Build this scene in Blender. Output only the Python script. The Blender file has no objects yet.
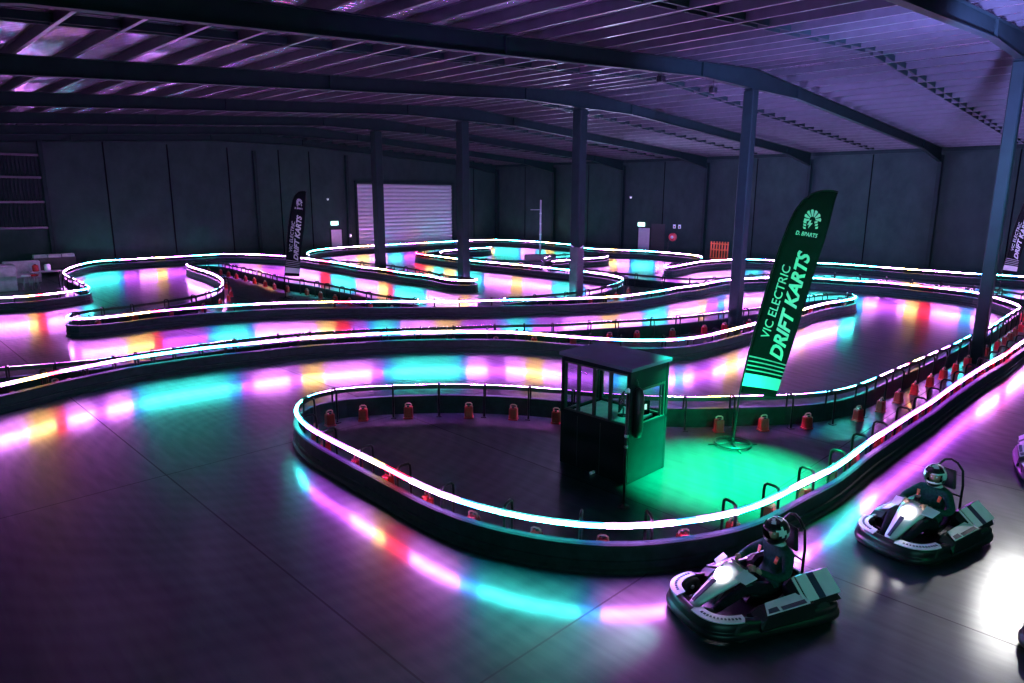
import bpy, bmesh, math, random
from mathutils import Vector, Matrix
from math import sin, cos, pi, radians, hypot, atan2, floor, ceil
random.seed(7)
SC = bpy.context.scene
COL = SC.collection

# ------------------------------------------------------------------ camera, world, lights, exposure
F_PX, PITCH, ROLL, HEAD, CAM_H = 687.13, 0.20996, 0.004372, 0.780965, 5.0
_fw = Vector((sin(HEAD), cos(HEAD), 0)); _rt = Vector((cos(HEAD), -sin(HEAD), 0)); _up = Vector((0, 0, 1))
CF = _fw*cos(PITCH) - _up*sin(PITCH)
_u = _fw*sin(PITCH) + _up*cos(PITCH)
CR = _rt*cos(ROLL) + _u*sin(ROLL)
CU = -_rt*sin(ROLL) + _u*cos(ROLL)
cam_d = bpy.data.cameras.new('camera'); cam = bpy.data.objects.new('camera', cam_d); COL.objects.link(cam)
cam_d.sensor_width = 36; cam_d.lens = F_PX/1024*36; cam_d.clip_end = 300
M4 = Matrix.Identity(4)
for i in range(3):
    M4[i][0] = CR[i]; M4[i][1] = CU[i]; M4[i][2] = -CF[i]
M4[2][3] = CAM_H
cam.matrix_world = M4
SC.camera = cam
SC.view_settings.view_transform = 'Standard'; SC.view_settings.look = 'None'
SC.view_settings.gamma = 1; SC.view_settings.exposure = 0.0
SC.view_settings.use_curve_mapping = False
SC.cycles.use_denoising = True
SC.cycles.use_light_tree = True
SC.cycles.sample_clamp_indirect = 6
SC.cycles.max_bounces = 6

W = bpy.data.worlds.new('world'); SC.world = W; W.use_nodes = True
W.node_tree.nodes['Background'].inputs[0].default_value = (0.10, 0.42, 0.60, 1)
W.node_tree.nodes['Background'].inputs[1].default_value = 0.08

def look(o, target):
    d = Vector(target) - o.location
    o.rotation_euler = d.to_track_quat('-Z', 'Y').to_euler()
def spot(name, loc, tgt, col, power, ang, blend=.5, r=.1):
    l = bpy.data.lights.new(name, 'SPOT'); o = bpy.data.objects.new(name, l); COL.objects.link(o)
    l.color = col; l.energy = power; l.spot_size = radians(ang); l.spot_blend = blend; l.shadow_soft_size = r
    o.location = loc; look(o, tgt); return o
sun_d = bpy.data.lights.new('teal_fill_sun', 'SUN'); sun = bpy.data.objects.new('teal_fill_sun', sun_d); COL.objects.link(sun)  # added teal fill from behind the camera, lifts the dark faces; no real source
sun_d.color = (.22, 1.0, .92); sun_d.energy = 0.6; sun_d.angle = radians(40); sun.location = (-10, -12, 12)
look(sun, Vector((-10, -12, 12)) + Vector((.72, .68, -.14)))
GREEN = (0.0, 1.0, 0.36)
spot('green_spotlight', (11.7, 4.9, 8.2), (11.15, 5.55, 0), GREEN, 260000, 30, 1.0, .1)
spot('green_flag_light', (6.0, -4.0, 8.0), (12.9, 6.5, 2.7), GREEN, 8000, 24, .7, .1)
spot('green_wash', (9.5, -7.0, 7.2), (11.5, 5.0, 1.2), GREEN, 450, 60, .8, .2)
spot('green_column_light', (14.0, -2.0, 6.5), (24.2, 4.5, 4.6), GREEN, 5000, 26, .8, .1)
spot('white_spotlight', (24.6, 2.8, 7.6), (10.3, 1.2, 0), (1, .97, .9), 800, 9, .9, .3)
spot('white_wash', (24.6, 2.8, 7.6), (9.0, 2.0, 0), (.95, .97, 1), 1100, 26, .9, .3)
spot('violet_uplight', (16.0, 2.0, 5.2), (26, 9.5, 9.3), (0.30, 0.30, 1.0), 26000, 95, .9, .3)
spot('violet_uplight', (24.5, 14.0, 3.0), (33, 15, 9.0), (0.40, 0.32, 1.0), 10000, 120, .9, .3)
spot('violet_uplight', (8.0, 9.0, 3.4), (15, 13, 9.0), (0.40, 0.16, 1.0), 1500, 120, .9, .3)
spot('teal_uplight', (30.0, -2.0, 3.0), (32, 2, 9.0), (0.05, 0.8, 0.7), 1500, 100, .9, .3)
spot('pink_uplight', (36.0, 30.0, 1.2), (36, 24, 8.6), (0.55, 0.55, 1.0), 14000, 140, .9, .3)

# ------------------------------------------------------------------ helpers
def unp(x, y, z=0.0):
    """point of the photograph on the horizontal plane at height z"""
    d = CF + CR*((x-512)/F_PX) + CU*((341.5-y)/F_PX)
    t = (z-CAM_H)/d.z
    return Vector((d.x*t, d.y*t, z))
def unp_plane(x, y, p0, n):
    d = CF + CR*((x-512)/F_PX) + CU*((341.5-y)/F_PX)
    o = Vector((0, 0, CAM_H)); t = (p0-o).dot(n)/d.dot(n)
    return o + d*t

def tag(o, label=None, cat=None, group=None, kind=None):
    if label: o['label'] = label
    if cat: o['category'] = cat
    if group: o['group'] = group
    if kind: o['kind'] = kind
    return o
def empty(name, loc=(0, 0, 0), rz=0, parent=None):
    o = bpy.data.objects.new(name, None); COL.objects.link(o)
    o.location = loc; o.rotation_euler = (0, 0, rz); o.empty_display_size = .2
    if parent: o.parent = parent
    return o
def copy_tree(o, parent=None):
    c = o.copy(); COL.objects.link(c); c.parent = parent
    for ch in list(o.children): copy_tree(ch, c)
    return c

class MB:
    def __init__(s): s.v = []; s.f = []; s.m = []; s.smooth = []
    def add(s, vs, fs, mi=0, smooth=False):
        b = len(s.v); s.v += [tuple(v) for v in vs]
        for f in fs: s.f.append(tuple(b+i for i in f)); s.m.append(mi); s.smooth.append(smooth)
        return s
    def box(s, c, d, mi=0, rot=None, top=None, bev=0):
        """c centre, d sizes, rot 3x3; top: (sx, sy) scale of the top face"""
        hx, hy, hz = d[0]/2, d[1]/2, d[2]/2; tx, ty = top or (1, 1)
        if bev:
            b = min(bev, hx*.9, hy*.9, hz*.9)
            vs = []; lay = []
            for (z, e) in ((-hz, b), (-hz+b, 0), (hz-b, 0), (hz, b)):
                k = (z+hz)/(2*hz); sx = 1+(tx-1)*k; sy = 1+(ty-1)*k
                X = (hx-e)*sx; Y = (hy-e)*sy; q = b if not e else b*.6
                ring = [(X-q, -Y), (X, -Y+q), (X, Y-q), (X-q, Y), (-X+q, Y), (-X, Y-q), (-X, -Y+q), (-X+q, -Y)]
                vs += [(x, y, z) for x, y in ring]
            fs = [tuple(range(7, -1, -1)), tuple(range(24, 32))]
            for L in range(3):
                for i in range(8): fs.append((L*8+i, L*8+(i+1) % 8, L*8+8+(i+1) % 8, L*8+8+i))
        else:
            vs = [(-hx, -hy, -hz), (hx, -hy, -hz), (hx, hy, -hz), (-hx, hy, -hz),
                  (-hx*tx, -hy*ty, hz), (hx*tx, -hy*ty, hz), (hx*tx, hy*ty, hz), (-hx*tx, hy*ty, hz)]
            fs = [(3, 2, 1, 0), (4, 5, 6, 7), (0, 1, 5, 4), (1, 2, 6, 5), (2, 3, 7, 6), (3, 0, 4, 7)]
        c = Vector(c)
        vs = [((rot @ Vector(v)) if rot is not None else Vector(v)) + c for v in vs]
        return s.add(vs, fs, mi)
    def tube(s, pts, r, n=8, mi=0, closed=False, caps=True, up=Vector((0, 0, 1)), ry=None):
        pts = [Vector(p) for p in pts]; N = len(pts); rs = r if isinstance(r, (list, tuple)) else [r]*N
        vs = []
        pn = None
        for i, p in enumerate(pts):
            if closed: t = pts[(i+1) % N]-pts[i-1]
            else: t = pts[min(i+1, N-1)]-pts[max(i-1, 0)]
            t.normalize()
            a = up if abs(t.dot(up)) < .95 else Vector((1, 0, 0))
            if pn is not None and abs(t.dot(pn)) < .95: a = pn
            sd = t.cross(a).normalized(); u2 = sd.cross(t).normalized(); pn = u2
            for k in range(n):
                an = 2*pi*k/n
                vs.append(p + sd*(cos(an)*rs[i]) + u2*(sin(an)*(rs[i] if ry is None else ry)))
        fs = []
        for i in range(N if closed else N-1):
            j = (i+1) % N
            for k in range(n): fs.append((i*n+k, i*n+(k+1) % n, j*n+(k+1) % n, j*n+k))
        if caps and not closed:
            fs.append(tuple(range(n-1, -1, -1))); fs.append(tuple(range((N-1)*n, N*n)))
        return s.add(vs, fs, mi, True)
    def lathe(s, prof, c=(0, 0, 0), n=16, mi=0, rot=None, smooth=True):
        c = Vector(c); vs = []; fs = []
        for r, z in prof:
            for k in range(n):
                v = Vector((r*cos(2*pi*k/n), r*sin(2*pi*k/n), z))
                vs.append((rot @ v if rot is not None else v)+c)
        for i in range(len(prof)-1):
            for k in range(n): fs.append((i*n+k, i*n+(k+1) % n, (i+1)*n+(k+1) % n, (i+1)*n+k))
        fs.append(tuple(range(n-1, -1, -1))); fs.append(tuple(range((len(prof)-1)*n, len(prof)*n)))
        return s.add(vs, fs, mi, smooth)
    def prism(s, poly, off, mi=0):
        """poly: 3-D outline, off: extrusion vector"""
        n = len(poly); off = Vector(off)
        vs = [Vector(p) for p in poly]+[Vector(p)+off for p in poly]
        fs = [tuple(range(n-1, -1, -1)), tuple(range(n, 2*n))]
        fs += [(i, (i+1) % n, n+(i+1) % n, n+i) for i in range(n)]
        return s.add(vs, fs, mi)
    def build(s, name, mats, parent=None):
        me = bpy.data.meshes.new(name); me.from_pydata(s.v, [], s.f)
        for m in (mats if isinstance(mats, (list, tuple)) else [mats]): me.materials.append(m)
        me.polygons.foreach_set('material_index', s.m); me.polygons.foreach_set('use_smooth', s.smooth)
        bm = bmesh.new(); bm.from_mesh(me); bmesh.ops.recalc_face_normals(bm, faces=bm.faces); bm.to_mesh(me); bm.free()
        o = bpy.data.objects.new(name, me); COL.objects.link(o)
        if parent: o.parent = parent
        return o
def rotz(a): return Matrix.Rotation(a, 3, 'Z')
def rotx(a): return Matrix.Rotation(a, 3, 'X')
def roty(a): return Matrix.Rotation(a, 3, 'Y')

# ------------------------------------------------------------------ materials
def mat(name, col, rough=.5, metal=0., noise=0., nscale=4., bump=0., emit=None, es=0., spec=.5, alpha=None):
    m = bpy.data.materials.new(name); m.use_nodes = True; nt = m.node_tree; b = nt.nodes['Principled BSDF']
    b.inputs['Base Color'].default_value = (*col, 1); b.inputs['Roughness'].default_value = rough
    b.inputs['Metallic'].default_value = metal; b.inputs['Specular IOR Level'].default_value = spec
    if emit: b.inputs['Emission Color'].default_value = (*emit, 1); b.inputs['Emission Strength'].default_value = es
    tc = nt.nodes.new('ShaderNodeTexCoord'); nz = nt.nodes.new('ShaderNodeTexNoise')
    nz.inputs['Scale'].default_value = nscale; nz.inputs['Detail'].default_value = 5
    nt.links.new(tc.outputs['Object'], nz.inputs['Vector'])
    if noise:
        mx = nt.nodes.new('ShaderNodeMix'); mx.data_type = 'RGBA'; mx.blend_type = 'MULTIPLY'
        mr = nt.nodes.new('ShaderNodeMapRange'); mr.inputs['From Min'].default_value = .3; mr.inputs['From Max'].default_value = .7
        mr.inputs['To Min'].default_value = 1-noise; mr.inputs['To Max'].default_value = 1+noise
        nt.links.new(nz.outputs['Fac'], mr.inputs['Value'])
        mx.inputs[0].default_value = 1; mx.inputs[6].default_value = (*col, 1)
        nt.links.new(mr.outputs['Result'], mx.inputs[7]); nt.links.new(mx.outputs[2], b.inputs['Base Color'])
    if bump:
        bp = nt.nodes.new('ShaderNodeBump'); bp.inputs['Strength'].default_value = bump; bp.inputs['Distance'].default_value = .02
        nt.links.new(nz.outputs['Fac'], bp.inputs['Height']); nt.links.new(bp.outputs['Normal'], b.inputs['Normal'])
    return m
M = {}
M['steel'] = mat('dark_steel_paint', (.006, .016, .016), .65, .0, .15, 3, spec=.1)
M['purlin'] = mat('galvanised_purlin', (.06, .06, .07), .4, .5, .15, 3)
M['belt'] = mat('black_barrier_plastic', (.008, .017, .019), .55, 0, .3, 6, spec=.12)
M['channel'] = mat('black_channel', (.02, .02, .022), .5)
M['joint'] = mat('dark_joint_sealant', (.002, .003, .004), .9, spec=.05)
M['tubeblack'] = mat('black_tube', (.005, .005, .006), .4, spec=.25)
M['red'] = mat('red_plastic', (.42, .010, .014), .4, 0, .2, 8)
M['redlid'] = mat('dark_plastic', (.03, .02, .022), .4)
M['white'] = mat('white_plastic', (.72, .72, .76), .3, 0, .05, 8)
M['lilac'] = mat('pale_panel', (.66, .66, .74), .4, 0, .05, 8)
M['kartblack'] = mat('black_kart_plastic', (.008, .008, .010), .33, spec=.3)
M['rubber'] = mat('tyre_rubber', (.015, .015, .016), .75, 0, .2, 20)
M['metal'] = mat('bare_metal', (.5, .5, .52), .3, .9)
M['mark'] = mat('dark_lettering', (.03, .03, .08), .4)
M['orange'] = mat('orange_plastic', (.85, .13, .03), .4)
M['jacket'] = mat('black_racing_jacket', (.008, .055, .042), .8, 0, .3, 30, .2, spec=.1)
M['trouser'] = mat('black_trousers', (.007, .009, .013), .9, 0, .3, 30, .2, spec=.1)
M['skin'] = mat('skin', (.45, .25, .18), .5)
M['visor'] = mat('dark_visor', (.01, .01, .012), .08)
M['booth'] = mat('black_booth_panel', (.004, .007, .010), .7, 0, .2, 3, spec=.1)
M['boothroof'] = mat('booth_roof_sheet', (.07, .055, .13), .55, 0, .15, 3)
M['pale'] = mat('pale_board', (.42, .38, .42), .6, 0, .2, 5)
M['darkwood'] = mat('dark_board', (.04, .035, .04), .6, 0, .2, 5)
M['flagcloth'] = mat('black_flag_cloth', (.005, .007, .008), .9, 0, .15, 5, spec=.08)
M['print'] = mat('white_flag_print', (.50, .52, .52), .8, spec=.1)
M['printgrey'] = mat('grey_flag_print', (.30, .30, .32), .7)
M['leaf'] = mat('black_screen', (.01, .01, .012), .15)
M['exit'] = mat('lit_exit_sign', (.2, .8, .6), .5, emit=(.55, 1, .85), es=3.0)
M['signgreen'] = mat('exit_sign_green', (.02, .35, .2), .5)
M['glint'] = mat('small_lamp_lens', (.8, .8, .8), .3, emit=(.9, .95, 1), es=3)
M['glintc'] = mat('small_cyan_lamp', (.3, .8, .8), .3, emit=(.2, 1, .9), es=8)
M['headlight'] = mat('headlight_lens', (.9, .9, .9), .2, emit=(1, .97, 1), es=22)
M['screen'] = mat('lit_monitor', (.05, .05, .05), .2, emit=(.5, .9, .8), es=1.2)
g = mat('window_glass', (.85, .9, .92), .03); M['glass'] = g
g.node_tree.nodes['Principled BSDF'].inputs['Transmission Weight'].default_value = 1
g.node_tree.nodes['Principled BSDF'].inputs['IOR'].default_value = 1.08
LEDC = {'W': (.80, .22, 1.0), 'P': (.60, .09, 1.0), 'C': (0.05, .80, .74), 'Y': (1.0, .52, .16), 'R': (1.0, .02, .06), 'B': (.03, .30, 1.0)}
LEDS = {'W': 165., 'P': 75., 'C': 130., 'Y': 110., 'R': 80., 'B': 90.}
LEDM = []
for k in 'WPCYRB':
    LEDM.append(mat('led_'+{'W': 'pink_white', 'P': 'violet', 'C': 'cyan', 'Y': 'amber', 'R': 'red', 'B': 'blue'}[k], (.9, .9, .9), .4, emit=LEDC[k], es=LEDS[k]))

# concrete floor: sealed, worn by tyres, saw-cut joints every 5.2 m by 8 m
def floor_material():
    m = bpy.data.materials.new('polished_concrete_floor'); m.use_nodes = True; nt = m.node_tree; N = nt.nodes; L = nt.links
    b = N['Principled BSDF']
    geo = N.new('ShaderNodeNewGeometry'); sep = N.new('ShaderNodeSeparateXYZ'); L.new(geo.outputs['Position'], sep.inputs[0])
    def math_(op, a, b_=None, c=None):
        n = N.new('ShaderNodeMath'); n.operation = op
        for i, v in enumerate((a, b_, c)):
            if v is None: continue
            if isinstance(v, (int, float)): n.inputs[i].default_value = v
            else: L.new(v, n.inputs[i])
        return n.outputs[0]
    def line(axis, off, per, w):
        s_ = math_('SUBTRACT', sep.outputs[axis], off); d = math_('DIVIDE', s_, per)
        fr = math_('FRACT', d); c = math_('SUBTRACT', fr, .5); a = math_('ABSOLUTE', c); dist = math_('MULTIPLY', math_('SUBTRACT', .5, a), per)
        return math_('LESS_THAN', dist, w)
    j = math_('MAXIMUM', line(0, 3.78, 5.2, .013), line(1, 4.69, 8.03, .013))
    n1 = N.new('ShaderNodeTexNoise'); n1.inputs['Scale'].default_value = .35; n1.inputs['Detail'].default_value = 3; n1.inputs['Roughness'].default_value = .5
    L.new(geo.outputs['Position'], n1.inputs['Vector'])
    mp = N.new('ShaderNodeMapping'); mp.inputs['Scale'].default_value = (1.6, .22, 1); mp.inputs['Rotation'].default_value = (0, 0, radians(-40))
    L.new(geo.outputs['Position'], mp.inputs['Vector'])
    n2 = N.new('ShaderNodeTexNoise'); n2.inputs['Scale'].default_value = 5; n2.inputs['Detail'].default_value = 3; n2.inputs['Distortion'].default_value = 0
    L.new(mp.outputs['Vector'], n2.inputs['Vector'])
    # tyre arcs: thin curved streaks
    wv = N.new('ShaderNodeTexWave'); wv.wave_type = 'RINGS'; wv.rings_direction = 'Z'; wv.inputs['Scale'].default_value = .9
    wv.inputs['Distortion'].default_value = 6; wv.inputs['Detail'].default_value = 3; wv.inputs['Detail Scale'].default_value = .4
    mp2 = N.new('ShaderNodeMapping'); mp2.inputs['Location'].default_value = (-6, -14, 0); L.new(geo.outputs['Position'], mp2.inputs['Vector'])
    L.new(mp2.outputs['Vector'], wv.inputs['Vector'])
    rp = N.new('ShaderNodeValToRGB'); rp.color_ramp.elements[0].position = .25; rp.color_ramp.elements[0].color = (.003, .010, .012, 1)
    rp.color_ramp.elements[1].position = .75; rp.color_ramp.elements[1].color = (.009, .022, .025, 1)
    mixv = math_('ADD', math_('MULTIPLY', n1.outputs['Fac'], .62), math_('ADD', math_('MULTIPLY', n2.outputs['Fac'], .33), math_('MULTIPLY', wv.outputs['Fac'], .05)))
    L.new(mixv, rp.inputs[0])
    mx = N.new('ShaderNodeMix'); mx.data_type = 'RGBA'; mx.inputs[7].default_value = (.02, .02, .025, 1)
    L.new(j, mx.inputs[0]); L.new(rp.outputs[0], mx.inputs[6]); L.new(mx.outputs[2], b.inputs['Base Color'])
    ro = N.new('ShaderNodeMapRange'); ro.inputs['From Min'].default_value = .3; ro.inputs['From Max'].default_value = .7
    ro.inputs['To Min'].default_value = .35; ro.inputs['To Max'].default_value = .48
    L.new(mixv, ro.inputs['Value'])
    # worn sealer: a broad sheen and a tighter one over a dark diffuse slab
    N.remove(b); df = N.new('ShaderNodeBsdfDiffuse'); L.new(mx.outputs[2], df.inputs['Color'])
    g1 = N.new('ShaderNodeBsdfAnisotropic'); g1.distribution = 'BECKMANN'; L.new(ro.outputs['Result'], g1.inputs['Roughness']); g1.inputs['Color'].default_value = (1, 1, 1, 1)
    g2 = N.new('ShaderNodeBsdfAnisotropic'); g2.distribution = 'BECKMANN'; g2.inputs['Roughness'].default_value = .19; g2.inputs['Color'].default_value = (1, 1, 1, 1)
    mg = N.new('ShaderNodeMixShader'); mg.inputs[0].default_value = .55; L.new(g1.outputs[0], mg.inputs[1]); L.new(g2.outputs[0], mg.inputs[2])
    fr = N.new('ShaderNodeFresnel'); fr.inputs['IOR'].default_value = 1.62
    ms = N.new('ShaderNodeMixShader'); wear = math_('ADD', .62, math_('ADD', math_('MULTIPLY', n2.outputs['Fac'], .55), math_('MULTIPLY', wv.outputs['Fac'], .10)))
    L.new(math_('MULTIPLY', math_('MULTIPLY', fr.outputs[0], wear), math_('SUBTRACT', 1, math_('MULTIPLY', j, .75))), ms.inputs[0]); L.new(df.outputs[0], ms.inputs[1]); L.new(mg.outputs[0], ms.inputs[2])
    L.new(ms.outputs[0], N['Material Output'].inputs['Surface'])
    return m
M['floor'] = floor_material()

def wall_material():
    m = bpy.data.materials.new('precast_concrete_wall'); m.use_nodes = True; nt = m.node_tree; N = nt.nodes; L = nt.links
    b = N['Principled BSDF']; b.inputs['Roughness'].default_value = .8; b.inputs['Specular IOR Level'].default_value = .2
    geo = N.new('ShaderNodeNewGeometry')
    mp = N.new('ShaderNodeMapping'); mp.inputs['Scale'].default_value = (.5, .5, .35); L.new(geo.outputs['Position'], mp.inputs['Vector'])
    n = N.new('ShaderNodeTexNoise'); n.inputs['Scale'].default_value = 2.2; n.inputs['Detail'].default_value = 7; n.inputs['Roughness'].default_value = .65
    L.new(mp.outputs[0], n.inputs['Vector'])
    rp = N.new('ShaderNodeValToRGB'); rp.color_ramp.elements[0].position = .3; rp.color_ramp.elements[0].color = (.006, .018, .018, 1)
    rp.color_ramp.elements[1].position = .72; rp.color_ramp.elements[1].color = (.015, .033, .030, 1)
    L.new(n.outputs['Fac'], rp.inputs[0]); L.new(rp.outputs[0], b.inputs['Base Color'])
    return m
M['wall'] = wall_material()

def roof_material():
    m = bpy.data.materials.new('ribbed_metal_roof_sheet'); m.use_nodes = True; nt = m.node_tree; N = nt.nodes; L = nt.links
    b = N['Principled BSDF']; b.inputs['Roughness'].default_value = .21; b.inputs['Metallic'].default_value = .82
    geo = N.new('ShaderNodeNewGeometry')
    n = N.new('ShaderNodeTexNoise'); n.inputs['Scale'].default_value = .6; n.inputs['Detail'].default_value = 3; L.new(geo.outputs['Position'], n.inputs['Vector'])
    rp = N.new('ShaderNodeValToRGB'); rp.color_ramp.elements[0].color = (.32, .31, .38, 1); rp.color_ramp.elements[1].color = (.60, .58, .68, 1)
    rp.color_ramp.elements[0].position = .35; rp.color_ramp.elements[1].position = .65
    L.new(n.outputs['Fac'], rp.inputs[0]); L.new(rp.outputs[0], b.inputs['Base Color'])
    w = N.new('ShaderNodeTexWave'); w.bands_direction = 'Y'; w.inputs['Scale'].default_value = 1.6; L.new(geo.outputs['Position'], w.inputs['Vector'])
    bp = N.new('ShaderNodeBump'); bp.inputs['Strength'].default_value = .5; bp.inputs['Distance'].default_value = .03
    L.new(w.outputs['Fac'], bp.inputs['Height']); L.new(bp.outputs['Normal'], b.inputs['Normal'])
    return m
M['roof'] = roof_material()

# ------------------------------------------------------------------ the building shell
XL, XR, YN, YF, XRIDGE = -1.5, 49.4, -12.0, 52.2, 24.45
def zr(x): return 9.45 - .062*abs(x-XRIDGE)          # top of the rafters
FRAMES = [4.497 + 7.928*k for k in range(-2, 7)]

b = MB(); b.box(((XL+XR)/2, (YN+YF)/2, -.1), (XR-XL+4, YF-YN+4, .2)); tag(b.build('floor', M['floor']), kind='structure')
b = MB(); b.box((XR+.1, (YN+YF)/2, 4.2), (.2, YF-YN, 8.4))
for i in range(2*len(FRAMES)):                         # shallow panel joints
    pass
wr = tag(b.build('wall_right', M['wall']), kind='structure')
b = MB(); b.prism([(XL, YF, 0), (XR+.2, YF, 0), (XR+.2, YF, zr(XR)+.3), (XRIDGE, YF, zr(XRIDGE)+.3), (XL, YF, zr(XL)+.3)], (0, .2, 0))
we = tag(b.build('wall_back', M['wall']), kind='structure')
b = MB()
for xa, xb in ((XL-.2, XRIDGE), (XRIDGE, XR+.3)):
    za, zb = zr(xa)+.24, zr(xb)+.24
    b.prism([(xa, YN, za), (xb, YN, zb), (xb, YN, zb+.06), (xa, YN, za+.06)], (0, YF-YN+.3, 0))
tag(b.build('ceiling', M['roof']), kind='structure')
# eaves trim under the roof along the long wall
b = MB(); b.box((XR-.06, (YN+YF)/2, zr(XR)-.02), (.12, YF-YN, .34)); tag(b.build('trim_1', M['steel']), kind='structure')
# panel joints on the walls: dark sealant strips
k = 2
for i in range(len(FRAMES)-1):
    y = FRAMES[i]+3.96
    b = MB(); b.box((XR-.004, y, 3.9), (.03, .07, 7.6)); tag(b.build('trim_%d' % k, M['joint']), kind='structure'); k += 1
for x in (13.8, 17.8, 22.0, 26.0, 28.6, 46.3):
    b = MB(); b.box((x, YF-.004, 4.2), (.09, .03, 8.3)); tag(b.build('trim_%d' % k, M['joint']), kind='structure'); k += 1

# purlins running the length of the building
def purlin_mb(x):
    m = MB(); z = zr(x)
    m.box((x, (YN+YF)/2, z+.12), (.012, YF-YN, .22)); m.box((x+.035, (YN+YF)/2, z+.012), (.075, YF-YN, .012))
    m.box((x-.035, (YN+YF)/2, z+.228), (.075, YF-YN, .012)); m.box((x+.07, (YN+YF)/2, z+.025), (.01, YF-YN, .03))
    return m
xs = [XRIDGE + .35 + 1.2*i for i in range(21)] + [XRIDGE - .35 - 1.2*i for i in range(22)]
for x in xs:
    side = 'far' if x > XRIDGE else 'near'
    tag(purlin_mb(x).build('purlin', M['purlin']), 'thin galvanised purlin under the %s slope of the metal roof' % side, 'purlin',
        'roof purlins, %s slope' % side, 'thing')
# bridging bars mid-bay
for i in range(1, len(FRAMES)-1):
    ym = FRAMES[i]+3.96; m = MB()
    for xa, xb in ((XL, XRIDGE), (XRIDGE, XR-.2)):
        m.prism([(xa, ym-.17, zr(xa)+.03), (xb, ym-.17, zr(xb)+.03), (xb, ym-.17, zr(xb)+.20), (xa, ym-.17, zr(xa)+.20)], (0, .05, 0))
        m.prism([(xa, ym+.12, zr(xa)+.03), (xb, ym+.12, zr(xb)+.03), (xb, ym+.12, zr(xb)+.20), (xa, ym+.12, zr(xa)+.20)], (0, .05, 0))
    tag(m.build('bridging_bar', M['steel']), 'dark bridging bar crossing the purlins, '+['', 'behind the viewer', 'in the bay right of the green-lit column', 'in the bay before the black column', 'in the bay beyond the black column', 'in the bay beyond the padded column', 'in the bay before the shutter columns', 'in the bay next to the back wall'][i], 'roof bar', 'bridging bars', 'thing')
# rafters: haunched I beams
def rafter(y, i):
    m = MB(); t = .02; fl = .20
    def seg(pts):                    # pts: (x, depth)
        for (xa, da), (xb, db) in zip(pts[:-1], pts[1:]):
            za, zb = zr(xa)-.004, zr(xb)-.004
            m.prism([(xa, y-.012, za-da), (xb, y-.012, zb-db), (xb, y-.012, zb), (xa, y-.012, za)], (0, .024, 0))
            for (u, w) in ((za, zb), (za-da+t, zb-db+t)):
                m.prism([(xa, y-fl/2, u-t), (xb, y-fl/2, w-t), (xb, y-fl/2, w), (xa, y-fl/2, u)], (0, fl, 0))
    seg([(XL, .8), (2.5, .46), (XRIDGE-3.6, .46), (XRIDGE-.2, .68), (XRIDGE+.2, .68), (XRIDGE+3.6, .46), (XR-4.2, .46), (XR-.35, .85)])
    for x in (XRIDGE-3.6, XRIDGE+3.6, XR-4.2, 12.0):
        m.box((x, y, zr(x)-.24), (.02, fl*.9, .44))
    near = ['nearest', 'second nearest', 'third nearest', 'fourth nearest', 'fifth nearest', 'sixth nearest', 'seventh nearest', 'last']
    o = m.build('rafter', M['steel'])
    return o
labs = ['behind the viewer', 'reaching over the front bay', 'landing on the green-lit column', 'landing on the column behind the big feather flag',
        'landing on the padded column with a loose cable', 'landing on the column in front of the shutter edge', 'landing on the column before the shutter',
        'over the far left of the hall', 'tight against the back wall']
for i, y in enumerate(FRAMES[1:], 1):
    tag(rafter(y, i), 'dark steel rafter with deep haunches, '+labs[i], 'rafter', None, 'thing')

# ridge columns
cl = {2: 'dark steel column on the right, its side lit green', 3: 'black steel column rising behind the large feather flag',
      4: 'tall dark column with a padded lower half and loose cable', 5: 'dark column in front of the right edge of the shutter door',
      6: 'dark column standing in front of the white shutter door'}
for i in (2, 3, 4, 5, 6):
    y = FRAMES[i]; r = empty('steel_column', (XRIDGE-.12, y, 0)); tag(r, cl[i], 'column', None, 'thing')
    cw = {2: .33, 3: .40, 4: .48, 5: .50, 6: .52}[i]; m = MB(); m.box((0, 0, 4.35), (cw, cw, 8.7), bev=.03); m.build('shaft', M['steel'], r)
    m = MB(); m.box((0, 0, .0125), (.55, .55, .025))
    for sx in (-1, 1):
        for sy in (-1, 1): m.lathe([(.025, .025), (.025, .06), (.012, .065)], (sx*.21, sy*.21, 0), 6)
    m.build('base_plate', M['steel'], r)
    m = MB(); m.box((0, 0, 8.72), (.5, .3, .03)); m.build('cap_plate', M['steel'], r)
    if i == 4:
        m = MB()
        m.box((-.03, -.02, 1.38), (.50, .50, 2.7), bev=.05)
        for z in (.55, 1.2, 1.85): m.box((-.03, -.02, z), (.515, .515, .03), 1)
        m.build('padding', [mat('violet_grey_pad', (.055, .045, .06), .6, 0, .15, 4, spec=.2), M['channel']], r)
        m = MB(); m.tube([(-.3, .12, 2.78), (-.25, .02, 2.70), (-.2, -.1, 2.66), (-.05, -.28, 2.68), (.12, -.27, 2.76), (.22, -.2, 2.72), (.25, -.18, 2.2)], .02, 6)
        m.build('cable', M['white'], r)
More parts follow.
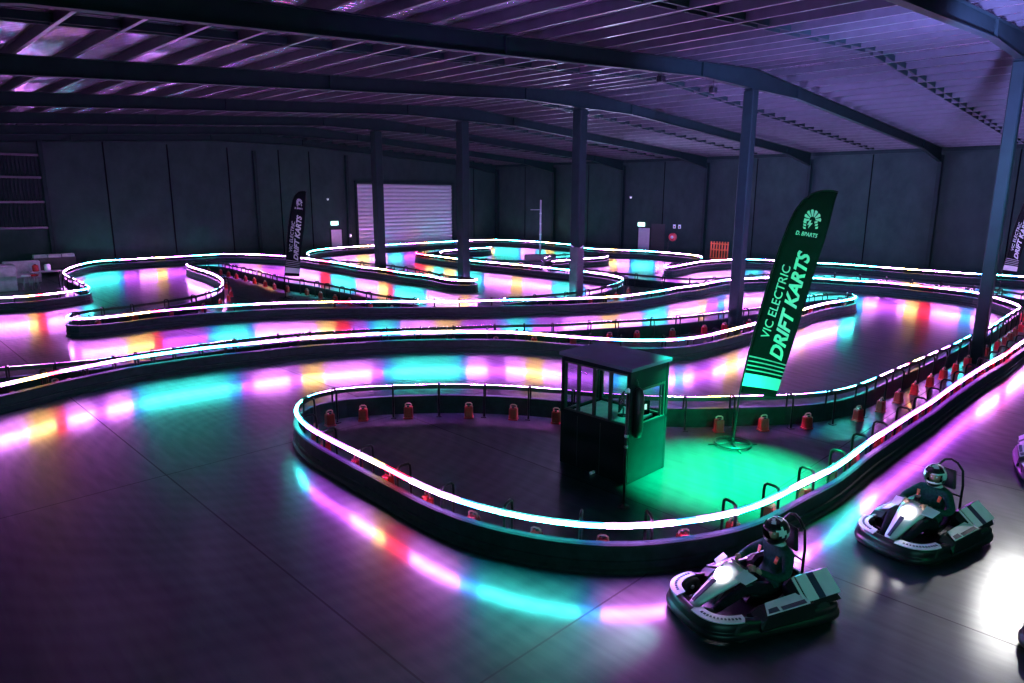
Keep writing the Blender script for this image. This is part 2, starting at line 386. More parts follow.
# portal legs on the long wall and mullions on the back wall
for i in range(1, 9):
    y = FRAMES[i] if i < 8 else YF-.35
    m = MB(); m.box((XR-.35, y, 3.75), (.02, .22, 7.5)); m.box((XR-.02, y, 3.75), (.02, .22, 7.5)); m.box((XR-.19, y, 3.75), (.32, .014, 7.5))
    tag(m.build('wall_column', M['steel']), ['', 'frame leg on the right wall, outside the right edge of view', 'frame leg on the right wall hidden behind the dim flag', 'frame leg on the right wall between the two feather flags', 'frame leg on the right wall behind the top of the large flag', 'frame leg on the right wall left of the orange crowd barrier', 'frame leg on the right wall just left of the lilac exit door', 'frame leg on the right wall behind the padded column', 'frame leg in the far right corner of the back wall'][i], 'column', 'frame legs on the right wall', 'thing')
for x in (10.25, 24.0, 31.95, 44.2):
    m = MB(); m.box((x, YF-.14, 4.1), (.26, .26, 8.2), bev=.02)
    tag(m.build('wall_column', M['steel']), {10.25: 'thick dark wall post at the left end beside the cladding bay', 24.0: 'dark wall post left of the small feather flag',
        31.95: 'dark wall post between exit door and shutter', 44.2: 'dark wall post at the right edge of the shutter'}[x], 'column', None, 'thing')

# roller shutter on the back wall
d = empty('door_1', (38.1, YF-.02, 0)); tag(d, kind='structure')
m = MB(); n = 60; vs = []; fs = []
prof = [(0, 0), (.012, .045), (.05, .09)]
z = 0; zs = []
while z < 5.86:
    zs += [(-.04, z), (-.12, z+.10), (-.12, z+.18), (-.04, z+.28)]; z += .33
for i, (yy, zz) in enumerate(zs): vs += [(-5.25, yy, zz), (5.25, yy, zz)]
fs = [(2*i, 2*i+1, 2*i+3, 2*i+2) for i in range(len(zs)-1)]
m.add(vs, fs); m.build('shutter_curtain', mat('pale_shutter_slats', (.34, .32, .38), .6, 0, .04, 2, spec=.2), d)
m = MB(); m.box((-5.33, -.1, 3.0), (.16, .18, 6.0)); m.box((5.36, -.1, 3.0), (.2, .18, 6.0)); m.box((0, -.14, 6.04), (10.9, .26, .2)); m.build('shutter_frame', M['steel'], d)
# exit doors
def exit_door(name, loc, rz, w, h):
    d = empty(name, loc, rz); tag(d, kind='structure')
    m = MB(); m.box((0, -.03, h/2), (w-.12, .05, h-.06)); m.build('door_leaf', mat('lilac_grey_door', (.30, .27, .32), .5, 0, .08, 3), d)
    m = MB(); m.box((-w/2, -.04, h/2), (.08, .1, h)); m.box((w/2, -.04, h/2), (.08, .1, h)); m.box((0, -.04, h+.03), (w+.08, .1, .08)); m.build('door_frame', M['steel'], d)
    m = MB(); m.tube([(w/2-.2, -.09, 1.0), (w/2-.2, -.12, 1.02), (w/2-.34, -.12, 1.02)], .015, 6); m.build('door_handle', M['metal'], d)
exit_door('door_2', (30.75, YF-.01, 0), 0, 1.1, 2.1)
exit_door('door_3', (XR-.01, 33.95, 0), -pi/2, 1.25, 2.35)
m = MB(); m.box((XR-.02, 32.6, 1.35), (.06, 1.3, 2.7)); tag(m.build('door_4', mat('doorway_shade', (.012, .012, .015), .7)), kind='structure')  # flat dark panel, the shade of an open doorway put into its colour
def exit_sign(loc, rz, label):
    r = empty('exit_sign', loc, rz); tag(r, label, 'sign', 'lit exit signs')
    m = MB(); m.box((0, -.05, 0), (.66, .08, .32), bev=.01); m.build('light_panel', M['exit'], r)
    m = MB()          # running figure, arrow and doorway pictogram
    m.box((-.22, -.095, .0), (.03, .006, .2)); m.box((-.15, -.095, .09), (.14, .006, .02)); m.lathe([(.022, 0), (.022, .005)], (-.02, -.092, .075), 10, rot=rotx(pi/2))
    for a in (((-.02, -.095, .05), (-.03, -.095, -.02)), ((-.03, -.095, -.02), (.03, -.095, -.06)), ((-.03, -.095, -.02), (-.09, -.095, -.08)), ((-.02, -.095, .04), (.05, -.095, .02)), ((-.02, -.095, .04), (-.08, -.095, .0))):
        m.tube(a, .009, 5)
    m.tube([(.12, -.095, 0), (.27, -.095, 0)], .01, 5); m.tube([(.21, -.095, .06), (.27, -.095, 0), (.21, -.095, -.06)], .01, 5)
    m.build('pictogram', M['signgreen'], r)
exit_sign((30.6, YF-.02, 2.62), 0, 'lit exit sign above the narrow door left of the shutter')
exit_sign((XR-.02, 34.25, 2.62), -pi/2, 'lit exit sign above the lilac door on the right wall')
for loc, lb in (((30.05, YF-.12, 4.62), 'small pale camera lamp high on the back wall left of the shutter'), ((XR-.55, 35.1, 4.88), 'small pale camera lamp on the frame leg left of the lilac exit door')):
    r = empty('wall_lamp', loc); tag(r, lb, 'lamp')
    m = MB(); m.lathe([(.02, -.06), (.09, -.05), (.10, .05), (.03, .07)], (0, 0, 0), 12); m.build('housing', M['white'], r)
    m = MB(); m.lathe([(.01, -.09), (.05, -.085), (.06, -.06)], (0, 0, 0), 10); m.build('lens', M['glint'], r)
r = empty('light_switch', (31.75-.0, YF-.30, 1.55)); tag(r, 'small pale switch box on the post beside the shutter', 'switch')
m = MB(); m.box((.2, 0, 0), (.16, .08, .26), bev=.015); m.build('case', M['white'], r); m = MB(); m.lathe([(.03, 0), (.03, .03)], (.2, -.04, 0), 8, rot=rotx(pi/2)); m.build('button', M['glint'], r)
# cladding bay at the far left of the back wall
r = empty('cladding_bay', (5.6, YF-.02, 0)); tag(r, 'dark ribbed cladding bay with horizontal rails at the far left', 'wall cladding', None, 'thing')
m = MB()
for z in (2.87, 4.45, 5.95, 7.3): m.box((0, -.12, z), (9.1, .14, .13))
m.build('rail', M['purlin'], r)
m = MB()
for i in range(46): m.box((-4.5+i*.2, -.05, 5.1), (.05, .06, 4.4))
m.build('rib', M['steel'], r)
# hose reel with its small signs
r = empty('hose_reel', (XR-.02, 31.05, 1.7), -pi/2); tag(r, 'round red fire hose reel on the right wall', 'hose reel')
m = MB(); m.lathe([(.30, 0), (.33, .02), (.33, .05), (.12, .06), (.12, .16), (.33, .17), (.33, .2), (.10, .22)], (0, -.05, 0), 20, rot=rotx(pi/2)); m.box((0, -.02, 0), (.2, .06, .3)); m.build('drum', mat('red_reel', (.6, .05, .07), .35), r)
m = MB(); m.lathe([(.13, 0), (.12, .05), (.02, .06)], (0, -.27, 0), 14, rot=rotx(pi/2)); m.build('hub', M['white'], r)
m = MB(); m.tube([(-.25, -.15, -.15), (-.45, -.12, -.5), (-.42, -.12, -.9), (-.5, -.12, -1.1)], .03, 6); m.build('hose', M['rubber'], r)
for dy, lb in ((.30, 'left of two small safety signs above the hose reel'), (-.18, 'right of two small safety signs above the hose reel')):
    m = MB(); m.box((XR-.02, 30.75+dy, 2.55), (.02, .24, .3)); m.box((XR-.035, 30.75+dy, 2.52), (.01, .12, .14), 1)
    tag(m.build('safety_sign', [M['white'], M['red']]), lb, 'sign')
# orange crowd barrier at the wall
r = empty('crowd_barrier', (48.7, 26.55, 0), -pi/2); tag(r, 'orange plastic crowd barrier leaning by the right wall', 'barrier')
m = MB()
for z in (.3, .95, 1.4): m.tube([(-.75, 0, z), (.75, 0, z)], .05, 6)
m.build('rail', M['orange'], r)
for i in range(7):
    m = MB(); m.box((-.7+i*.233, 0, .95), (.09, .05, 1.25)); m.build('slat', M['orange'], r)
for sx in (-1, 1):
    m = MB(); m.box((sx*.55, 0, .16), (.08, .55, .08)); m.box((sx*.55, 0, .24), (.07, .07, .2)); m.build('foot', M['orange'], r)

# ------------------------------------------------------------------ the track barriers
P_LOOP = '''1110,311,W 1070,320,C 1044,330,W 1020.5,342,W 1012,348,R 1003,354.5,W 980.5,367,P 948,388,P 930.5,401,P 908,414.5,P 885.5,429.5,W 868,440,C
 840.5,462,C 828,471,P 818,473,W 793,486,C 768,499.5,C 737,512,W 712,516,C 674.5,522,W 637,525,W 607,526,C 554.5,521,C 512,514,C 490,509,C 468.5,503,W 441,493,W 416,482,R 402,474,R 392,468.5,Y 372,459,W
 356,451,P 338.5,442,P 323.5,434.5,P 308.5,426,C 298.5,416,C 296.5,408,C 303,400,C 318,394,W 344,389.5,W 368,388,W 412,386.5,P 425,386,Y 440,385.5,P 466,386,W 512,387.5,W 560,391,P 615,396,W 672,398.5,P
 700,399,Y 726,398,W 750,397.5,P 778,397,W 800.5,396,P 815,395,C 828,394,C 855.5,388,C 880.5,378,W 905,367,R 915.6,363,Y 923,359.5,W 942,351,P 955,345.5,C 973,336,P 992,328,C 1008,317,W 1022,308,W'''
P_BAR = '''1022,308,W 1018,304.5,W 1005,300,W 992,296.5,W 980,293,C 968,291.3,W 950,289,W 935,287.5,R 925,286.5,Y 912,285,W 900,283.8,P 880,282,W 868,281.3,C 854,280.6,C 830,279,C 815.5,277.8,C 795,277.5,W 770,277.5,W 744.5,278.5,W 728,279.6,C
 718,281,P 706,283.5,Y 699.6,285,W 680,287,W 670,289,C 661.5,290.5,C 645,293,W 625,295.6,Y 600,297.3,W 586,297.8,W 563.5,299,P 535,299.3,C 500,300,P 463,301,Y 440,301.2,W 415,301.4,W 400,301.4,C 380,301.4,C 368,301.6,P 350,301.6,R 335,301.6,Y 315,302,W 278,302.8,W 258,303.8,C
 245,304.4,C 211.5,306.4,P 186.6,308.4,P 165,310.2,R 150,311.6,Y 124,315,W 107.5,317,W 85,318.6,P 70,319.5,W 66,319,W 67,316.5,C 76,313.5,C 90,310.5,W 125,307,W 162.5,302,P 195,296.5,W 212,292,C 221,287.5,W 224,283,W 221,278,W 210,272.5,W
 197.5,268.8,W 190,266.3,W 187,264.3,C 192,262.8,C 203,262,C 223,263.6,P 240,267.5,W 256,271,Y 270,274.5,P 285,278,C 313,282,C 335,286.5,P 350,289.5,R 361.6,291.8,P 381.5,295.6,W 400,298,W 420,300,W'''
P_ROW = '''-60,374,W -20,371,P 0,368.5,W 40,366,P 62.5,364,W 90,361.6,C 112.5,358.8,P 142.5,353.8,W 172,349.5,C 203,345.5,W 233,341,C 263,338,P 293,334.7,W 340,331.6,P 398,329.2,W 456,327.6,P 500,326,W 530,325.4,W 555,325.3,P 576,323.9,W 603,322.3,W
 624.6,321.3,P 645,320,C 666.4,318.8,W 699.6,315.6,W 729.6,312,P 761,308,W 785,303,P 805,297.5,C 825,294.6,C 843,294,C 853,295,C 856,297,C 850.5,299.2,C 838,301,W 825.5,303,W 808,307.5,Y 800.5,310,W 775,316.5,W 757,322.4,W 744,326,Y 728,330,W 716,333,P 700,336.5,W 691,338,C
 678,339.2,W 666,339.8,C 640,340,C 617,339.6,W 600,338.4,P 575,336.8,W 556.5,335.3,W 545,334.2,Y 525,332.8,W 510,331.8,P 490,331.7,W 470,331.7,C 440,331.7,C 415,331.9,C 400,332.3,C 390,332.8,P 373,333.6,W 340,335.8,W 322,336.5,Y 300,338.2,P 286,339.4,W 258,342.5,P 240,344.2,C 200,348,C 175,351.6,C 150,354.8,C
 125,358.5,W 100,363.5,P 87.5,366,W 68,369.5,R 50,373,Y 30,378.5,W 15,381.5,W 0,384.5,W -30,391,P -70,400,W'''
P_PIN = '''505,298.6,W 518,297.6,C 531.7,296.6,C 553,294.7,C 570,293,C 586,291,W 601.6,288,W 610.5,285.8,C 618,283.5,C 623.5,281.2,C 624.2,279.2,W 620.6,277.3,W 608,274.6,W 589,272,C 572,270.2,C 555,268.4,W 540,266.8,W 525,265.2,Y 514,264.3,W 500,263,W 485,261.7,C
 471,260.3,C 457,258.6,Y 446,257.3,C 434,255.7,Y 426,254.7,R 419,253.8,R 416,252.8,R 419,251.5,Y 428,249.8,W 440,248.3,W 457,247.5,W 471,246.4,W 488,246.2,W 490.5,247.2,C 484,248,C 470,248.5,P 455,249.8,W 446,250.6,W
 440,252,W 440,253.6,W 448,255.2,C 462,257.2,W 476,258.7,W 491,259.9,W 510,260.8,W 530,261.2,P 546,261.4,W'''
P_STUB = '''546,258,W 555,255.4,C 570,254.3,C 590,253.8,W 603,254.4,W 608,256,W 604,257.3,W 589,258.3,W 570,259.7,W 552,261.2,W'''
P_BACK = '''583,268.8,W 595,270.5,W 608,272,W 630,274.4,C 650,276.2,C 668,277.8,W 690,279.2,C 712,278.6,W 735,276.8,W 760,274.8,C 790,273.6,C 812,273.4,W 835,274.4,C 854,275.8,C 881,278,W 901,280.2,Y 922,282.3,R 935,283.4,P 950,284.8,W 978,287.3,W 1005,291.2,C 1035,297,W'''
P_WALL = '''1110,281.5,W 1060,278.6,W 1024,276.6,C 1000,275,C 980,274,W 955,272.4,W 930,270.5,W 921,269.9,Y 905,268.9,W 893,268,W 880,266.9,C 854,265,C 838,263.9,C 815.5,262.8,W 793,261.4,W 778,260.5,W 768,260,C 744,259,W 731,259.6,W 706,261,W 692,263,W
 682,265,P 668,267.3,W 664.5,267,W 667,265.3,W 680,262.8,C 692,260.6,C 701,258.8,C 703,257.4,W 700,256,Y 690,254.6,W 676,253.3,W 660,252,C 645,250.9,C 630,250.3,W 618,249.9,Y 608,249.4,W 596,248.9,C 584,247.6,C 577,245.8,C 570,244.5,C 555,243.2,Y 547,242.4,C 535,241.6,W 523,240.9,C 510,240.2,C 497,239.7,Y
 485,239.8,W 470,240.2,W 457,241,C 444,241.7,C 430,242.5,Y 420,243,P 404,243.8,C 386,244.7,W 370,245.6,Y 357,246.3,W 344,247,W 330,248.3,C 316,250,C 309,251.7,C 306.5,253.6,W'''
P_LEFT = '''306.5,253.6,W 309,256,C 318,258,W 340,260.7,W 361,262.6,P 386,265.2,W 412,268.8,W 443,275,C 460,277.2,W 472,278,W 478,279.6,W 473,280.6,Y 462,280.6,Y 459,280.3,W 446,279.2,W 431,276,C 419,274.4,C 406,273,C 395,271.2,R 388,270,Y 380,268.8,W 361.6,266.9,W
 357,266.2,C 341,263.3,C 332,262,R 320,260.4,W 306,258.4,W 285,256,P 264,254.9,Y 257,254.5,W 240,254,P 223,253.7,C 205,254,C 190,254.8,P 170,256.2,P 163,256.7,Y 152,257.3,W 135,258.2,P 118,258.8,C 100,260.8,C 82,263.8,W 70,267.5,W 63.5,271,W 62.8,273.5,W 67,277,W 75,280.4,W
 84,285,C 90,288.4,C 87,289.3,C 80,290,W 68,291.5,W 47,294.2,R 40,295,Y 24,296.4,W 0,297.6,W -30,299.6,C -70,302,W'''

def parse(s):
    out = []
    for t in s.split():
        x, y, c = t.split(','); q = unp(float(x), float(y), .66); q.y = min(q.y, 51.2); out.append((q, c))
    return out
def smooth_path(raw, step):
    """Catmull-Rom through the traced points, resampled evenly; returns points, colour codes"""
    P = [p for p, _ in raw]; C = [c for _, c in raw]; out = []; cc = []
    for i in range(len(P)-1):
        p0 = P[max(i-1, 0)]; p1 = P[i]; p2 = P[i+1]; p3 = P[min(i+2, len(P)-1)]
        n = max(2, int(ceil((p2-p1).length/.12)))
        for k in range(n):
            t = k/n; a = t*t; b_ = a*t
            out.append(.5*((2*p1)+(p2-p0)*t+(2*p0-5*p1+4*p2-p3)*a+(3*p1-p0-3*p2+p3)*b_)); cc.append(C[i])
    out.append(P[-1]); cc.append(C[-1])
    # even resample
    res = [out[0]]; rc = [cc[0]]; acc = 0
    for i in range(1, len(out)):
        d = (out[i]-out[i-1]).length; acc += d
        if acc >= step: res.append(out[i]); rc.append(cc[i]); acc = 0
    for _ in range(3):
        q = res[:]
        for i in range(1, len(res)-1): q[i] = res[i]*.5+(res[i-1]+res[i+1])*.25
        res = q
    return res, rc
def frame(path):
    """right-hand (inner, island side) unit vector at each point"""
    out = []
    for i in range(len(path)):
        t = path[min(i+1, len(path)-1)]-path[max(i-1, 0)]; t.z = 0; t.normalize(); out.append(Vector((t.y, -t.x, 0)))
    return out
def clean_offset(path, nr, off):
    return [p+n*off for p, n in zip(path, nr)]
# wall section: (outward offset, height)
PROF0 = [(.02, 0), (.15, 0), (.15, .04), (.11, .08), (.11, .17), (.135, .185), (.135, .205), (.11, .22), (.10, .44), (.125, .46), (.125, .49), (.10, .515), (.03, .515), (.02, .5)]
PROF = [(o, z*.84) for o, z in PROF0]
def sweep_mb(path, nr, prof, closed_prof=True):
    m = MB(); n = len(prof); vs = []
    for p, r in zip(path, nr):
        for o, z in prof: vs.append(Vector((p.x, p.y, 0)) - r*o + Vector((0, 0, z)))
    fs = []
    for i in range(len(path)-1):
        for k in range(n): fs.append((i*n+k, i*n+(k+1) % n, (i+1)*n+(k+1) % n, (i+1)*n+k))
    fs += [tuple(range(n)), tuple(range((len(path)-1)*n, len(path)*n))]
    return m.add(vs, fs)
RED_SPOTS = []
def barrier(src, label, spacing, wspace, wgroup, phase=0.0, tw=0.025):
    path, cc = smooth_path(parse(src), .30)
    nr = frame(path); c = path[len(path)//2]
    r = empty('track_barrier', (0, 0, 0)); tag(r, label, 'barrier', 'lit track barriers', 'thing')
    w = sweep_mb(path, nr, PROF).build('barrier_wall', M['belt'], r)
    sweep_mb(path, nr, [(-.005, .60), (-.005, .696), (.012, .696), (.012, .60)]).build('light_channel', M['channel'], r)
    m = MB(); n = 6; R_ = tw; vs = []
    for p, q in zip(path, nr):
        for k in range(n):
            a = 2*pi*k/n; vs.append(Vector((p.x, p.y, .66)) - q*(.05+cos(a)*R_) + Vector((0, 0, sin(a)*R_)))
    for i in range(len(path)-1):
        mi = 'WPCYRB'.index(cc[i])
        if cc[i] == 'C' and i > 2 and i+2 < len(cc) and (cc[i-1] in 'WPR' or cc[i+1] in 'WPR'): mi = 5
        m.add([], [])
        for k in range(n): m.f.append((i*n+k, i*n+(k+1) % n, (i+1)*n+(k+1) % n, (i+1)*n+k)); m.m.append(mi); m.smooth.append(True)
    m.v = [tuple(v) for v in vs]
    m.build('led_tube', LEDM, r)
    # brackets
    acc = phase; last = path[0]; nb = 0; wacc = spacing*.45; sp = []
    for i in range(1, len(path)):
        acc += (path[i]-path[i-1]).length; wacc += (path[i]-path[i-1]).length
        if acc >= spacing and nb < 100:
            acc -= spacing; nb += 1
            p = Vector((path[i].x, path[i].y, 0)); q = nr[i]
            m = MB()
            pts = [(.24, .0), (.24, .64), (.23, .72), (.19, .755), (.06, .755), (.01, .73), (-.005, .66), (-.005, .42)]
            m.tube([p+q*a+Vector((0, 0, z)) for a, z in pts], .024, 6)
            m.box(p+q*.24+Vector((0, 0, .008)), (.12, .12, .016), rot=rotz(atan2(q.y, q.x)))
            m.build('bracket', M['tubeblack'], r)
        if wspace and wacc >= wspace:
            wacc -= wspace
            RED_SPOTS.append((Vector((path[i].x, path[i].y, 0))+nr[i]*.30, atan2(nr[i].y, nr[i].x), wgroup))
    return path, nr
barrier(P_LOOP, 'black kart barrier with LED tube looping round the dark booth in front', 1.12, 1.12, 'loop', tw=.030)
barrier(P_BAR, 'black LED-lit barrier running full width behind the booth row, ending in a small left-hand pocket', 1.3, 1.5, 'bar')
barrier(P_ROW, 'black LED-lit barrier sweeping from the left edge to a rounded tip below the feather flag', 1.15, 1.3, 'row', tw=.030)
barrier(P_PIN, 'black LED-lit barrier round the far hairpin between the middle columns', 1.4, 2.4, 'pin')
barrier(P_STUB, 'short black LED-lit barrier stub beside the thin mast', 1.5, 0, '')
barrier(P_BACK, 'thin LED-lit barrier just behind the full-width one on the right', 1.4, 0, '')
barrier(P_WALL, 'black LED-lit barrier along the right wall and across under the shutter', 1.6, 0, '')
barrier(P_LEFT, 'black LED-lit barrier on the far left, curling round to a pointed strip', 1.5, 0, '')

# red ballast blocks behind the barriers
r0 = empty('ballast_block', (0, 0, 0))
m = MB(); m.box((0, 0, .15), (.17, .20, .27), top=(.9, .92), bev=.025); m.box((0, 0, .015), (.19, .22, .03), bev=.01); m.build('body', M['red'], r0)
m = MB(); m.tube([(0, -.07, .27), (0, -.068, .33), (0, -.035, .35), (0, .035, .35), (0, .068, .33), (0, .07, .27)], .015, 6); m.build('handle', mat('pale_red_handle', (.7, .25, .25), .4), r0)
m = MB(); m.lathe([(.03, .28), (.032, .30), (.02, .31)], (.04, .0, 0), 10); m.build('cap', M['redlid'], r0)
WL = {'loop': ('red ballast block with handle standing inside the front loop barrier', 'ballast blocks inside the front loop'),
      'bar': ('small red ballast block behind the full-width barrier', 'ballast blocks behind the full-width barrier'),
      'row': ('red ballast block inside the long barrier with the rounded tip', 'ballast blocks inside the long tipped barrier'),
      'pin': ('small red ballast block behind the far hairpin barrier', 'ballast blocks behind the far hairpin')}
first = True
def stretch(p, gname):
    lat = p.dot(CR)/max(.1, (p-Vector((0, 0, CAM_H))).dot(CF))
    if gname == 'loop': return ', on its near side' if p.y < 5.6+.0*p.x and lat < .5 else (', left of the booth' if lat < .1 else (', between booth and green-lit column' if lat < .45 else ', on its narrow right arm'))
    return ', left part' if lat < -.15 else (', middle part' if lat < .25 else ', right part')
for (p, a, gname) in RED_SPOTS:
    o = r0 if first else copy_tree(r0); first = False
    o.location = p; o.rotation_euler = (0, 0, a+random.uniform(-.25, .25)); tag(o, WL[gname][0]+stretch(p, gname), 'ballast block', WL[gname][1]+stretch(p, gname))

# ------------------------------------------------------------------ the marshal booth
BX0, BX1, BY0, BY1, BH = 9.42, 10.60, 6.62, 8.18, 2.08
bo = empty('marshal_booth', (BX0, BY0, 0)); tag(bo, 'dark marshal booth with flat roof and windows inside the front loop', 'booth')
w, l = BX1-BX0, BY1-BY0
SILL, HEADZ = 1.02, 2.00
m = MB(); m.box((.02, l/2, SILL/2+.02), (.04, l, SILL), bev=.006); m.box((w-.02, l/2, SILL/2+.02), (.04, l, SILL), bev=.006)
m.box((w/2, .02, SILL/2+.02), (w, .04, SILL), bev=.006); m.box((w/2, l-.02, SILL/2+.02), (w, .04, SILL), bev=.006)
m.box((w/2, l/2, .03), (w-.02, l-.02, .06))
m.box((.02, .62, SILL/2), (.05, .012, SILL*.96), 1); m.box((.02, 1.15, SILL/2), (.05, .012, SILL*.96), 1)
m.build('panel', [M['booth'], M['channel']], bo)
m = MB()
for px_, py_ in ((.03, .03), (w-.03, .03), (.03, l-.03), (w-.03, l-.03)): m.box((px_, py_, BH/2), (.07, .07, BH), bev=.008)
m.box((.03, l/2, 2.04), (.05, l, .08)); m.box((w-.03, l/2, 2.04), (.05, l, .08)); m.box((w/2, .03, 1.89), (w, .05, .38)); m.box((w/2, l-.03, 2.04), (w, .05, .08)); m.box((.19, .03, 1.36), (.30, .05, .70))
m.box((.03, l/2, SILL+.03), (.07, l, .04)); m.box((w/2, .03, SILL+.01), (w, .07, .04))
m.build('frame', M['booth'], bo)
m = MB(); m.prism([(-.02, -.03, BH-.02), (w+.05, -.03, BH-.02), (w+.05, l+.05, BH+.02), (-.02, l+.05, BH+.02)], (0, 0, .06)); m.build('roof', M['boothroof'], bo)
for i, (a, c) in enumerate(((.07, .42), (.45, .78), (.81, 1.15), (1.18, l-.07))):        # panes facing the long track
    fr = MB(); fr.box((.03, a, (SILL+HEADZ)/2+.0), (.045, .03, HEADZ-SILL)); fr.box((.03, c, (SILL+HEADZ)/2), (.045, .03, HEADZ-SILL))
    fr.box((.03, (a+c)/2, SILL+.065), (.045, c-a, .03)); fr.box((.03, (a+c)/2, HEADZ-.015), (.045, c-a, .03))
    o = fr.build('window', M['channel'], bo)
    m = MB(); m.box((.03, (a+c)/2, (SILL+HEADZ)/2), (.006, c-a, HEADZ-SILL-.03)); m.build('pane', M['glass'], o)
for i, (a, c) in enumerate(((.08, .78), (.82, l-.08))):
    fr = MB(); fr.box((w-.03, a, (SILL+HEADZ)/2), (.045, .03, HEADZ-SILL)); fr.box((w-.03, c, (SILL+HEADZ)/2), (.045, .03, HEADZ-SILL)); fr.box((w-.03, (a+c)/2, SILL+.02), (.045, c-a, .03))
    o = fr.build('window', M['channel'], bo)
    m = MB(); m.box((w-.03, (a+c)/2, (SILL+HEADZ)/2), (.006, c-a, HEADZ-SILL-.03)); m.build('pane', M['glass'], o)
for (a, c, yy, nm) in ((.33, w-.10, .03, 'window'), (.10, w-.10, l-.03, 'window')):
    fr = MB()
    HZ = 1.70 if yy < 1 else HEADZ
    for x in (a, c): fr.box((x, yy, (SILL+HZ)/2), (.03, .05, HZ-SILL))
    if yy < 1: fr.box((c-.10, yy, (SILL+HZ)/2), (.015, .04, HZ-SILL))
    fr.box(((a+c)/2, yy, SILL+.02), (c-a, .05, .03)); fr.box(((a+c)/2, yy, HZ-.03), (c-a, .05, .03))
    o = fr.build(nm, M['channel'], bo)
    m = MB(); m.box(((a+c)/2, yy, (SILL+HZ)/2), (c-a, .006, HZ-SILL-.03)); m.build('pane', M['glass'], o)
m = MB(); m.box((w/2, l/2+.1, .98), (w-.1, l-.35, .04)); m.build('counter', M['pale'], bo)
# things on the counter
r = empty('computer_monitor', (BX0+.62, BY0+.62, 1.0), radians(205)); tag(r, 'black computer monitor tilted on the counter inside the booth', 'monitor')
m = MB(); m.box((0, 0, .27), (.46, .03, .30), bev=.01); m.build('screen', M['leaf'], r); m = MB(); m.box((0, .04, .08), (.04, .03, .16)); m.lathe([(.1, 0), (.1, .015)], (0, .03, 0), 12); m.build('stand', M['leaf'], r)
r = empty('control_tablet', (BX0+.92, BY0+.30, 1.0), radians(160)); tag(r, 'small control tablet standing by the booth side window', 'tablet')
m = MB(); m.box((0, 0, .16), (.2, .02, .28), bev=.008); m.build('case', M['leaf'], r); m = MB(); m.box((0, .012, .18), (.05, .006, .1)); m.build('display', M['screen'], r)
m = MB(); m.tube([(BX0+.55+.12*cos(t*1.3), BY0+.28+.08*sin(t*1.7), 1.012+.006*(t % 3)) for t in [i*.5 for i in range(26)]], .006, 5); tag(m.build('cable_coil', M['tubeblack']), 'tangled thin cable lying on the booth counter', 'cable')
r = empty('hanging_bag', (BX0+.17, BY0-.06, 0)); tag(r, 'long black padded bag hanging at the booth corner beside its side window', 'bag')
m = MB(); m.lathe([(.02, .85), (.075, .88), (.095, 1.0), (.10, 1.4), (.095, 1.62), (.07, 1.72), (.02, 1.77)], (0, 0, 0), 14); m.build('body', M['kartblack'], r)
m = MB(); m.tube([(0, 0, 1.74), (0, .03, 1.84), (0, .05, 1.9)], .012, 6); m.build('strap', M['channel'], r)
bl = bpy.data.lights.new('booth_lamp', 'AREA'); bl.size = .3; bl.energy = 9; bl.color = (.0, 1, .55); blo = bpy.data.objects.new('booth_lamp', bl); COL.objects.link(blo); blo.location = (BX1-.25, BY0+.35, 2.0)
# stand in front of the booth corner
r = empty('signal_pole', (8.68, 6.14, 0)); tag(r, 'thin black pole standing in front of the booth corner', 'pole')
m = MB(); m.lathe([(.10, 0), (.10, .015), (.03, .03), (.024, .06)], (0, 0, 0), 16); m.build('base', M['kartblack'], r)
m = MB(); m.lathe([(.024, .03), (.024, 1.96)], (0, 0, 0), 12); m.build('post', M['kartblack'], r)
m = MB(); m.lathe([(.03, 1.95), (.03, 2.0), (.01, 2.02)], (0, 0, 0), 12); m.build('cap', M['metal'], r)
for z in (1.20, 1.02):
    m = MB(); m.lathe([(.024, z), (.032, z+.01), (.032, z+.04), (.024, z+.05)], (0, 0, 0), 12); m.build('clamp', M['metal'], r)
r = empty('padlock', (unp(590, 475).x, unp(590, 475).y, 0)); tag(r, 'small pale bottle lying on the floor beside the booth', 'bottle')
r.name = 'bottle'
m = MB(); m.lathe([(.02, 0), (.03, .01), (.03, .13), (.012, .17)], (0, 0, .03), 10, rot=roty(pi/2)); m.build('body', M['white'], r)
m = MB(); m.lathe([(.014, .17), (.014, .2)], (0, 0, .03), 8, rot=roty(pi/2)); m.build('cap', M['red'], r)

# ------------------------------------------------------------------ feather flags
def text_mesh(s, bold=.0, shear=.0):
    cu = bpy.data.curves.new('lettering', 'FONT'); cu.body = s; cu.offset = bold; cu.shear = shear; cu.size = 1; cu.resolution_u = 3
    o = bpy.data.objects.new('lettering', cu); COL.objects.link(o)
    bpy.context.view_layer.update()
    me = bpy.data.meshes.new_from_object(o.evaluated_get(bpy.context.evaluated_depsgraph_get()))
    vs = [Vector(v.co) for v in me.vertices]; fs = [tuple(p.vertices) for p in me.polygons]
    bpy.data.objects.remove(o); bpy.data.curves.remove(cu); bpy.data.meshes.remove(me)
    x0 = min(v.x for v in vs); x1 = max(v.x for v in vs); y0 = min(v.y for v in vs); y1 = max(v.y for v in vs)
    return [((v.x-x0)/(x1-x0), (v.y-y0)/(y1-y0)) for v in vs], fs
FB = unp(732.5, 445); FN = Vector((-FB.x, -FB.y, 0)).normalized(); FU = Vector((-FN.y, FN.x, 0))
if FU.dot(CR) < 0: FU = -FU
def fl(x, y):
    p = unp_plane(x, y, FB, FN)-FB; return (p.dot(FU), p.z)          # metres across the flag, metres up
def ripple(u, z): return .035*sin(z*2.1+u*3) + .02*sin(u*6+z)
def f3(u, z, o=0): return Vector((u, -ripple(u, z)-o, z))
